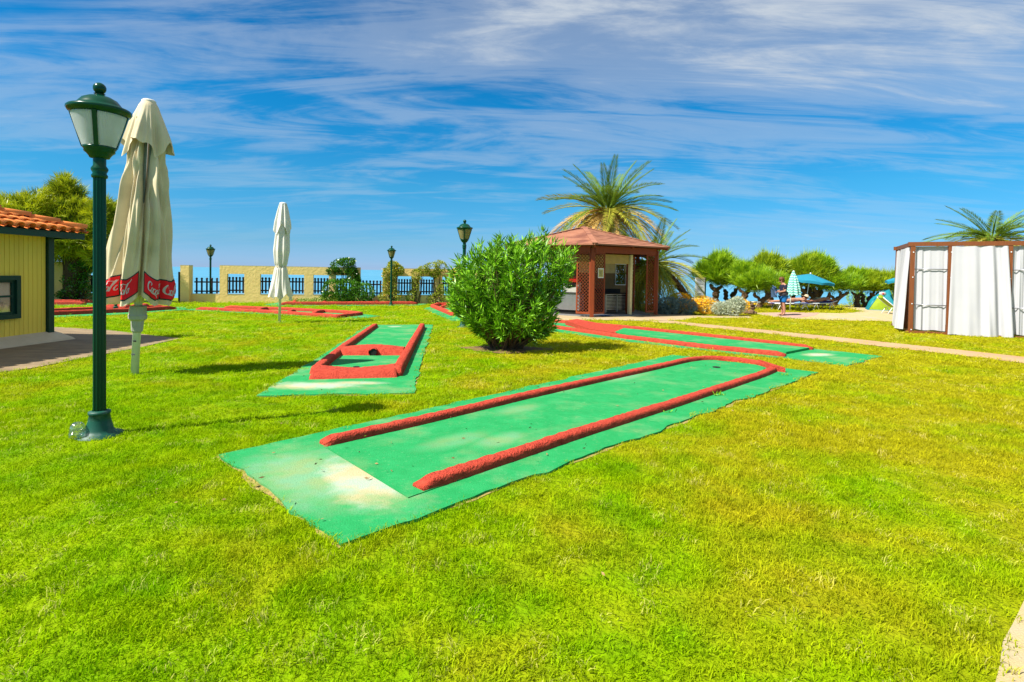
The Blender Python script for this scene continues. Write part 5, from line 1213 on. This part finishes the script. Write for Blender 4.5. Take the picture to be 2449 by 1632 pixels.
for s, y in (('L', 1), ('R', -1)):
    J['sho' + s] = ((.0, .18 * y, 1.44), .062); J['elb' + s] = ((.03, .23 * y, 1.17), .046); J['wri' + s] = ((.25, .15 * y, 1.13), .033); J['palm' + s] = ((.32, .12 * y, 1.14), .036)
    J['hip' + s] = ((0, .085 * y, .89), .098); J['knee' + s] = ((.015, .095 * y, .50), .062); J['calf' + s] = ((-.015, .1 * y, .36), .062); J['ank' + s] = ((-.02, .10 * y, .10), .042); J['toe' + s] = ((.12, .12 * y, .045), .034)
E2 = body_edges()
for s, y in (('L', 1), ('R', -1)): fingers(J, E2, s, J['palm' + s][0], (1, -.25 * y, -.1), (0, .25, 1))
skin('body', J, E2, M['skin'], PT)
Jc = {k: (J[k][0], J[k][1] + .03) for k in ('spine', 'chest', 'shoL', 'shoR')}; Jc['pelvis'] = (J['pelvis'][0], .165)
for s, y in (('L', 1), ('R', -1)): Jc['sl' + s] = ((.02, .222 * y, 1.24), .078)
skin('t_shirt', Jc, [('spine', 'chest'), ('pelvis', 'spine'), ('chest', 'shoL'), ('chest', 'shoR'), ('shoL', 'slL'), ('shoR', 'slR')], M['navy'], PT, root='spine')
Js = {'pelvis': ((0, 0, .95), .158)}; es = []
for s, y in (('L', 1), ('R', -1)): Js['hip' + s] = ((0, .09 * y, .86), .125); Js['th' + s] = ((.01, .10 * y, .60), .105); es += [('pelvis', 'hip' + s), ('hip' + s, 'th' + s)]
skin('shorts', Js, es, M['shorts'], PT)
mb = MB(); mb.ball((.095, 0, 1.725), .122, 14, (1.05, .95, .95)); mb.ball((.05, 0, 1.66), .105, 12, (.8, .95, 1.1)); mb.v = [(a * random.uniform(.985, 1.015), b * random.uniform(.97, 1.03), c) for a, b, c in mb.v]
obj('hair', mb, M['hair'], PT, True); face(PT, (.135, 0, 1.665), (.9, 0, -.42), (.42, 0, .9), .092, M['skin'], M['hair'])
for s in (-1, 1): mb = MB(); mb.box((.05, .11 * s, .017), (.27, .10, .034)); obj('sandal', mb, M['dark'], PT)
t = thing('waist_bag', 'grey bag slung round the waist of the standing person', 'bag', p, rad(180)); mb = MB(); mb.grid(lambda u, v: ((.185 + .03 * sin(pi * v)) * cos(2 * pi * u), (.19 + .03 * sin(pi * v)) * sin(2 * pi * u), .97 + .17 * v), 24, 5); obj('pouch', mb, M['grey_bag'], t, True)
t = thing('denim_bag', 'open blue denim bag held up in front by the standing person', 'bag', p, rad(180))
mb = MB(); mb.grid(lambda u, v: (.40 + .07 * sin(6 * u) + .14 * (u - .3) * v + .03 * sin(9 * v), -.20 + .42 * u, .86 + .42 * v + .10 * sin(3.2 * u) * v), 14, 12); mb.grid(lambda u, v: (.47 + .05 * sin(5 * u) + .16 * v * u, -.20 + .42 * u, .86 + .42 * v + .08 * cos(4 * u) * v), 14, 12); obj('cloth', mb, M['denim'], t, True)
mb = MB(); mb.tube(smooth_path([(.35, -.12, 1.18), (.42, -.16, 1.36), (.52, 0, 1.42), (.45, .14, 1.33), (.36, .12, 1.18)], 5), .013, 6); obj('strap', mb, M['denim'], t, True)

def lounger(label, loc, rz, sling, back=0.0, group='sun loungers by the trees', towel=None):
    t = thing('sun_lounger', label, 'sun lounger', loc, rz, group); h = .34
    for s in (-1, 1):
        mb = MB(); mb.tube([(-1.02, .31 * s, h), (.45, .31 * s, h), (1.02, .31 * s, h + back)], .02, 8); obj('side_rail', mb, M['white_paint'], t, True)
        for x in (-.72, .5): mb = MB(); mb.tube([(x - .12, .31 * s, 0), (x + .06, .31 * s, h)], .018, 8); obj('leg', mb, M['white_paint'], t, True); mb = MB(); mb.tube([(x + .30, .31 * s, 0), (x + .10, .31 * s, h)], .018, 8); obj('leg', mb, M['white_paint'], t, True)
    mb = MB(); mb.grid(lambda u, v: (-1.0 + 2.0 * u, -.30 + .6 * v, h + .012 - .03 * sin(pi * v) + (back * max(0, (-1 + 2 * u - .45) / .57))), 20, 6); obj('sling', mb, M[sling], t, True)
    if towel: mb = MB(); mb.grid(lambda u, v: (-.9 + .9 * u, -.335 + .67 * v, h + .03 - .02 * sin(pi * v) - (.16 if v in (0, 1) else 0)), 10, 8); obj('towel', mb, M[towel], t, True)
    return t
l1 = G(1890, 741.5); X1 = l1.x
lounger('blue sun lounger nearest the plaza, under the prone sunbather with the straw hat', l1, rad(3), 'blue_sling')
l0 = gp(X1 - .75, l1.y + 1.0); lounger('white framed sun lounger with a yellow towel, partly behind the standing person', l0, rad(3), 'white_print', towel='yellow_flower')
l2 = gp(at(1958, 739, l1.y + .7).x, l1.y + .7); lounger('blue sun lounger under the right hand sunbather, turned end on', l2, rad(24), 'blue_sling', .12)
lg = gp(at(2158, 739, 26.5).x, 26.5); lounger('lime green reclining lounger half hidden by the cabana curtain', lg, rad(170), 'lime', .5)
def sunbather(label, loc, rz, m, h=.36, sc=1.0, hat=False):
    t = thing('person', label, 'person', loc, rz, scale=sc); z = h + .10
    J = {'pelvis': ((0, 0, z + .03), .125), 'spine': ((.22, 0, z + .03), .115), 'chest': ((.42, 0, z + .08), .13), 'neck': ((.60, 0, z + .10), .06), 'chin': ((.66, 0, z + .10), .075), 'head': ((.75, 0, z + .13), .095)}
    for s, y in (('L', 1), ('R', -1)):
        J['sho' + s] = ((.50, .18 * y, z + .06), .058); J['elb' + s] = ((.72, .30 * y, z - .03), .044); J['wri' + s] = ((.86, .12 * y, z - .06), .033); J['palm' + s] = ((.92, .06 * y, z - .06), .034)
        J['hip' + s] = ((-.08, .085 * y, z + .01), .098); J['knee' + s] = ((-.50, .10 * y, z - .04), .06); J['calf' + s] = ((-.64, .10 * y, z - .03), .06); J['ank' + s] = ((-.92, .10 * y, z - .05), .04); J['toe' + s] = ((-1.05, .10 * y, z - .09), .033)
    E2 = body_edges()
    for s, y in (('L', 1), ('R', -1)): fingers(J, E2, s, J['palm' + s][0], (.5, -.8 * y, 0), (.8, .5 * y, 0))
    skin('body', J, E2, m, t)
    Js = {'pelvis': ((0, 0, z + .035), .135)}; es = []
    for s, y in (('L', 1), ('R', -1)): Js['hip' + s] = ((-.10, .088 * y, z + .012), .108); es.append(('pelvis', 'hip' + s))
    skin('swimwear', Js, es, M['denim'] if hat else M['straw'], t)
    mb = MB(); mb.ball((.765, 0, z + .155), .105, 12, (1, 1, .95)); obj('hair', mb, M['hair'], t, True)
    face(t, (.74, -.01, z + .10), (.35, -.9, -.2), (.9, .35, 0), .09, m, M['hair'])
    return t
sb = sunbather('prone sunbather with dark swimwear and legs stretched left on the nearest blue lounger', l1, rad(3), M['skin'], sc=1.06, hat=True)
sunbather('prone sunbather with reddened back on the right hand blue lounger', l2, rad(24), M['skin_red'], h=.40)
q = sb.matrix_basis @ Vector((.80, 0, .66)); t = thing('straw_hat', 'pale wide straw hat covering the head of the left sunbather', 'hat', q); t.rotation_euler = (0, rad(22), 0)
mb = MB(); mb.lathe([(.001, .12), (.06, .115), (.10, .08), (.115, .01), (.16, -.005), (.22, -.02), (.215, -.03), (.11, .0)], 20); obj('hat_shell', mb, M['straw'], t, True)

# beach parasols
q = gp(at(1892, 730, 27.0).x, 27.0); t = thing('beach_parasol', 'folded green striped beach parasol behind the standing person', 'parasol', q); 
mb = MB(); mb.tube([(-.06, 0, 0), (0.02, 0, 1.95)], .03, 8); obj('pole', mb, M['white_paint'], t, True)
def fp(u, v):
    a = 2 * pi * u; z = .80 + .06 * abs(sin(4 * a)) + 1.20 * v; r = interp([(.7, .32), (1.2, .28), (1.7, .17), (1.95, .07), (2.1, .03)], z) * (1 + .13 * cos(8 * a)); return (.13 + r * cos(a) - .06 * v, r * sin(a), z)
mb = MB(); mb.grid(fp, 96, 30); obj('canopy', mb, M['chevron'], t, True)
mb = MB(); mb.ball((.08, 0, 2.03), .05, 8); obj('tip', mb, M['white_paint'], t, True)
def open_parasol(label, loc, R_, hz, rise, tiltx, tilty):
    t = thing('beach_parasol', label, 'parasol', loc); t.rotation_euler = (tiltx, tilty, 0)
    mb = MB(); mb.tube([(0, 0, -.05), (0, 0, hz + rise)], .025, 8); obj('pole', mb, M['white_paint'], t, True)
    mb = MB(); mb.grid(lambda u, v: ((R_ * v * (1 - .05 * abs(sin(4 * 2 * pi * u)) * v)) * cos(2 * pi * u), R_ * v * (1 - .05 * abs(sin(8 * pi * u)) * v) * sin(2 * pi * u), hz + rise * (1 - v ** 1.12) + .05 * abs(sin(8 * pi * u)) * v), 64, 8, v0=0.001); obj('canopy', mb, M['turq'], t, True)
    mb = MB(); mb.grid(lambda u, v: (R_ * (1 - .05 * abs(sin(8 * pi * u))) * cos(2 * pi * u), R_ * (1 - .05 * abs(sin(8 * pi * u))) * sin(2 * pi * u), hz + .05 * abs(sin(8 * pi * u)) - (.12 + .02 * sin(30 * u)) * v), 64, 2); obj('valance', mb, M['turq'], t, True)
    for k in range(8): a = pi * k / 4; mb = MB(); mb.tube([(0, 0, hz + rise - .04), (R_ * .97 * cos(a), R_ * .97 * sin(a), hz - .01)], .009, 5); obj('rib', mb, M['white_paint'], t)
    mb = MB(); mb.ball((0, 0, hz + rise + .03), .045, 8); obj('tip', mb, M['white_paint'], t, True)
q = gp(at(1925, 730, 28.8).x, 28.8); open_parasol('open turquoise parasol leaning over the sunbathers', q, 1.22, 1.50, .40, rad(3), rad(6))
q = gp(at(2166, 730, 28.0).x, 28.0); open_parasol('turquoise parasol edge peeping out left of the white cabana', q, .85, 1.62, .28, 0, rad(-4))
# pop-up tent
q = at(2105, 733, 28.6); p = gp(q.x, q.y); t = thing('popup_tent', 'lime green and teal pop up beach tent between the trees and the cabana', 'tent', p); k = p.y / 1275
A_, B_, T_, Cc, D_ = Vector((-30 * k, 0, 0)), Vector((26 * k, -.35, 0)), Vector((16 * k, .55, 40 * k)), Vector((52 * k, .5, 0)), Vector((5 * k, 1.4, 0)); T2 = Vector((40 * k, .6, 50 * k))
def panel(nm_, a, b, c, bulge, m, off=(0, 0, 0)):
    def fn(u, v):
        q = a.lerp(b, u).lerp(c, v); n_ = (b - a).cross(c - a).normalized(); return tuple(q + n_ * bulge * sin(pi * u) * sin(pi * min(.999, v)) * 1.0 + n_ * bulge * .6 * sin(pi * v))
    mb = MB(); mb.grid(fn, 10, 12, v1=.999); return obj(nm_, mb, M[m], t, True)
panel('front_panel', A_, B_, T_, .10, 'lime'); panel('side_panel', B_, B_ + Vector((8 * k, .1, 0)), T_, .04, 'teal'); panel('ridge_panel', T_, B_ + Vector((8 * k, .1, 0)), T2, .05, 'teal'); panel('back_panel', D_, A_, T_, .10, 'teal'); panel('ridge_panel', D_, T_, T2, .1, 'teal')
panel('side_panel', B_ + Vector((8 * k, .1, 0)), Cc, T2, .08, 'lime')
mb = MB()
for a, b in ((A_, T_), (B_, T_), (A_, B_)): mb.tube([a, a.lerp(b, .5) + Vector((0, -.05, .05 if b == T_ else 0)), b], .035, 6)
obj('piping', mb, M['teal'], t, True)
mb = MB(); mb.ball((T_.x + 1 * k, T_.y - .16, T_.z - 1 * k), .2, 12, (1, .15, .55)); lo = obj('logo_patch', mb, M['white_print'], t, True); mb = MB(); mb.ball((T_.x + 1.5 * k, T_.y - .195, T_.z - 1 * k), .06, 8, (1, .2, .8)); obj('logo_dot', mb, M['red_print'], lo, True)

# ------------------------------------------------------------------ cabana with white curtains
c0 = Vector((12.77, 17.12)); fd = Vector((.879, -.477)); sdv = Vector((.477, .879)); cz_ = g(12.8, 17.1)
CT = thing('curtain_cabana', 'brown framed cabana hung with white curtains at the right edge', 'cabana', (c0.x, c0.y, cz_), math.atan2(fd.y, fd.x))
CH = 2.86; S1, S2, S3, SD = 1.02, 2.42, 3.55, 3.1
for s, dpt in ((0.06, .06), (S1, .06), (S2, .06), (S3, .06), (.06, 1.0), (.06, 2.0), (.06, SD), (S3, SD)):
    mb = MB(); mb.box((s, dpt, CH / 2), (.12, .10, CH - .13)); o = obj('post', mb, M['cab_wood'], CT)
    if dpt < .1:
        mb = MB()
        for z in (.12, .95, 1.8, 2.6): mb.tube([(s + .015, dpt - .049, z), (s + .015, dpt - .068, z)], .018, 8)
        obj('bolt', mb, M['white_paint'], o, kind='stuff')
for (x, y_, w, d_) in ((S3 / 2, .06, S3 + .13, .12), (S3 / 2, SD, S3 + .13, .12), (.06, SD / 2 + .03, .12, SD - .19), (S3, SD / 2 + .03, .12, SD - .19)):
    mb = MB(); mb.box((x, y_, CH), (w, d_, .13)); obj('top_beam', mb, M['cab_wood'], CT); mb = MB(); mb.box((x, y_, .03), (w, d_ * .9, .10)); obj('bottom_rail', mb, M['cab_wood'], CT)
def curtain(x0, x1, y_, z0, z1, seed, along='x', amp=.03, x0b=None, x1b=None, folds=9, yb=0):
    rg = random.Random(seed); ph = [rg.uniform(0, 6) for _ in range(4)]; x0b = x0 if x0b is None else x0b; x1b = x1 if x1b is None else x1b
    def fn(u, v):
        w = (u + .05 * sin(4 * u + ph[0])) * folds * pi; am = amp * (.5 + .7 * (1 - v)) * (.55 + .45 * sin(u * 5 + ph[3]))
        x = (x0b + (x1b - x0b) * u) * (1 - v) + (x0 + (x1 - x0) * u) * v; q = y_ + yb * (1 - v) + am * sin(w + ph[1] + .5 * sin(3 * v + ph[2])) + .35 * am * sin(2.3 * w + 2 * v)
        z = z0 + (z1 - z0) * v + .012 * sin(w * .5) * (1 - v); return (x, q, z) if along == 'x' else (q, x, z)
    mb = MB(); mb.grid(fn, 90, 24); return obj('curtain', mb, M['curtain'], CT, True)
curtain(.14, S1 - .07, .10, .12, CH - .08, 1, folds=8, amp=.035); curtain(S2 + .07, S3 - .07, .10, .12, CH - .08, 2, folds=8, amp=.035)
curtain(S1 + .02, S2 - .06, .015, .03, CH - .08, 3, folds=7, amp=.075, x0b=S1 - .04, x1b=S2 + .10, yb=-.10)
curtain(.12, 1.95, -.02, .10, CH - .10, 4, 'y', .08, folds=9, yb=-.16); curtain(2.05, SD - .05, .02, .12, CH - .10, 5, 'y', .05, folds=5, yb=-.06)
curtain(.14, S3 - .1, SD, .12, CH - .08, 6, folds=16, amp=.03); curtain(.12, SD - .05, S3, .12, CH - .1, 7, 'y', .04, folds=12)
for a, b in ((.12, S1 - .06), (S2 + .06, S3 - .06)):
    for z in (.92, 2.06): mb = MB(); mb.tube([(a, .055, z), (b, .055, z)], .014, 8); obj('curtain_rod', mb, M['steel'], CT, True)

# dry leaf litter blown over the lanes and under the oleander
P = []
for px, py, n_, r_ in ((1100, 1060, 26, 1.6), (760, 1180, 22, .7), (1500, 930, 26, 1.6), (860, 900, 18, 1.0), (1220, 838, 70, 1.0), (1700, 880, 12, .6), (1950, 850, 8, .8)):
    c = G(px, py)
    for _ in range(n_): x, y = c.x + random.gauss(0, r_ * .55), c.y + random.gauss(0, r_ * .55); P.append((x, y, g(x, y) + .036))
P = np.array(P); D = RNG.normal(size=P.shape) * np.array([1, 1, .12])
o = leafobj('leaf_litter', leaves(P, D, RNG.uniform(.02, .05, len(P)), .014), M['litter'], None); o['label'] = 'scattered dry leaf litter on the lanes and under the oleander'; o['category'] = 'leaf litter'
# little weeds growing against the long kerb of the nearest lane
for k, (px, py, n_) in enumerate(((1716, 949, 40), (1588, 990, 14), (858, 1052, 12), (1872, 901, 16))):
    p = G(px, py); t = thing('weed', ['tuft of weeds at the outer foot of the long red kerb, largest one', 'tiny weed sprouting under the middle of the long red kerb', 'tiny weed at the inner foot of the farther red kerb', 'small weeds under the far corner of the biggest lane kerb'][k], 'weed', p, 0, 'weeds along the kerbs')
    P = RNG.normal(size=(n_, 3)) * np.array([.05, .03, .0]); D = RNG.normal(size=(n_, 3)) * .6 + np.array([0, 0, .8]); VF = leaves(P + np.array([0, 0, .02]), D, RNG.uniform(.03, .08, n_), .014)
    leafobj('leaf_tuft', VF, M['oleander'], t)

# ------------------------------------------------------------------ grass
def pip(P, poly):
    poly = np.array(poly); x, y = P[:, 0], P[:, 1]; ins = np.zeros(len(P), bool); j = len(poly) - 1
    for i in range(len(poly)):
        xi, yi = poly[i]; xj, yj = poly[j]; c = ((yi > y) != (yj > y)) & (x < (xj - xi) * (y - yi) / (yj - yi + 1e-12) + xi); ins ^= c; j = i
    return ins
def tuft(seed, n, R_, h, w):
    rg = np.random.default_rng(seed); V = []; Fq = []; Ft = []
    for k in range(n):
        a = rg.random() * 2 * pi; r = R_ * math.sqrt(rg.random()); b = np.array([r * cos(a), r * sin(a), -.004]); l = h * rg.uniform(.55, 1.15); d = rg.normal(size=2) * .42 + np.array([.10, -.10])
        s = rg.random() * 2 * pi; sd_ = np.array([cos(s), sin(s), 0]) * w * rg.uniform(.7, 1.2) / 2
        m_ = b + np.array([d[0] * .35 * l, d[1] * .35 * l, l * .62]); e = b + np.array([d[0] * 1.1 * l, d[1] * 1.1 * l, l * rg.uniform(.75, 1.0)])
        o = len(V); V += [b - sd_, b + sd_, m_ + sd_ * .8, m_ - sd_ * .8, e]; Fq.append((o, o + 1, o + 2, o + 3)); Ft.append((o + 3, o + 2, o + 4))
    me = bpy.data.meshes.new('grass_tuft'); me.from_pydata(V, [], Fq + Ft); me.materials.append(M['blade']); return bpy.data.objects.new('grass_tuft', me)
protos = [tuft(k, 28, .075, .041, .0048) for k in range(5)]
def grass_points():
    out = []
    rg = np.random.default_rng(5); Y0, Y1 = 1.1, 33.5
    N = 400000; Dn = 330.0; NEAR = 4.6
    # density Dn/s^2 with s = max(1, dist/NEAR): sampled band by band
    y = Y0
    while y < Y1:
        dy = max(.5, y * .12); s = max(1.0, (y + dy / 2) / NEAR) ; half = (y + dy) * 1.02 + 1.0
        n = int(Dn / s ** 1.9 * dy * 2 * half); P = np.stack([rg.uniform(-half, half, n), rg.uniform(y, y + dy, n), np.full(n, s)], 1); out.append(P); y += dy
    P = np.concatenate(out); keep = np.ones(len(P), bool)
    for poly in BLOCK:
        c = np.array(poly); bb = (P[:, 0] > c[:, 0].min()) & (P[:, 0] < c[:, 0].max()) & (P[:, 1] > c[:, 1].min()) & (P[:, 1] < c[:, 1].max())
        idx = np.where(bb)[0]; keep[idx[pip(P[idx], poly)]] = False
    q = P[:, :2] - np.array([WA.x, WA.y]); s_ = q @ np.array(wd); d_ = q @ np.array([-wd.y, wd.x])
    keep &= ~((d_ > -.05) & (s_ > -14) & (s_ < 22))
    keep &= ~((P[:, 0] < HX + .36) & (P[:, 1] < HY1 + .3)); keep &= ~((np.abs(P[:, 0] - KC.x) < 3.4) & (np.abs(P[:, 1] - KC.y) < 2.6))
    return P[keep]
GP = grass_points(); rg = np.random.default_rng(9)
gx, gy, gs = GP[:, 0], GP[:, 1], GP[:, 2]
ss = lambda a, b, x: (lambda t: t * t * (3 - 2 * t))(np.clip((x - a) / (b - a), 0, 1))
gzv = -SLOPE * gy + .2 * ss(9, 14, gx) * ss(24, 29, gy)
hv = .85 + .6 * np.sin(gx * 1.7 + 1.3 * np.sin(gy * 1.1)) * np.sin(gy * 1.9 + np.sin(gx * .8)) * .5 + rg.normal(size=len(gx)) * .13
near_edge = np.ones(len(gx))
me = bpy.data.meshes.new('grass'); me.vertices.add(len(GP)); me.vertices.foreach_set('co', np.stack([gx, gy, gzv], 1).astype('f').ravel())
def attr(nm_, arr, ty): a = me.attributes.new(nm_, ty, 'POINT'); a.data.foreach_set('vector' if ty == 'FLOAT_VECTOR' else 'value', arr.astype('f' if ty == 'FLOAT_VECTOR' else 'i').ravel())
attr('rot', np.stack([rg.normal(size=len(gx)) * .12, rg.normal(size=len(gx)) * .12, rg.uniform(0, 6.283, len(gx))], 1), 'FLOAT_VECTOR')
attr('scl', np.stack([gs * 1.0, gs * 1.0, np.clip(hv, .45, 1.5) * gs ** .10], 1), 'FLOAT_VECTOR')
attr('pick', rg.integers(0, 5, len(gx)), 'INT')
GO = link(bpy.data.objects.new('grass', me)); GO['kind'] = 'stuff'; GO['label'] = 'short bright green lawn grass covering the whole garden'; GO['category'] = 'grass'
gt = bpy.data.node_groups.new('grass_scatter', 'GeometryNodeTree'); gt.interface.new_socket('Geometry', in_out='INPUT', socket_type='NodeSocketGeometry'); gt.interface.new_socket('Geometry', in_out='OUTPUT', socket_type='NodeSocketGeometry')
gi = gt.nodes.new('NodeGroupInput'); go = gt.nodes.new('NodeGroupOutput'); jn = gt.nodes.new('GeometryNodeJoinGeometry'); ip = gt.nodes.new('GeometryNodeInstanceOnPoints'); ip.inputs['Pick Instance'].default_value = True
for pr in protos[::-1]:
    oi = gt.nodes.new('GeometryNodeObjectInfo'); oi.inputs['Object'].default_value = pr; oi.inputs['As Instance'].default_value = True; gt.links.new(oi.outputs['Geometry'], jn.inputs[0])
def na(nm_, ty): n = gt.nodes.new('GeometryNodeInputNamedAttribute'); n.data_type = ty; n.inputs['Name'].default_value = nm_; return n.outputs['Attribute']
gt.links.new(gi.outputs[0], ip.inputs['Points']); gt.links.new(jn.outputs[0], ip.inputs['Instance']); gt.links.new(na('pick', 'INT'), ip.inputs['Instance Index'])
er = gt.nodes.new('FunctionNodeEulerToRotation'); gt.links.new(na('rot', 'FLOAT_VECTOR'), er.inputs[0]); gt.links.new(er.outputs[0], ip.inputs['Rotation']); gt.links.new(na('scl', 'FLOAT_VECTOR'), ip.inputs['Scale'])
gt.links.new(ip.outputs[0], go.inputs[0]); md = GO.modifiers.new('scatter', 'NODES'); md.node_group = gt
print('grass tufts', len(GP))
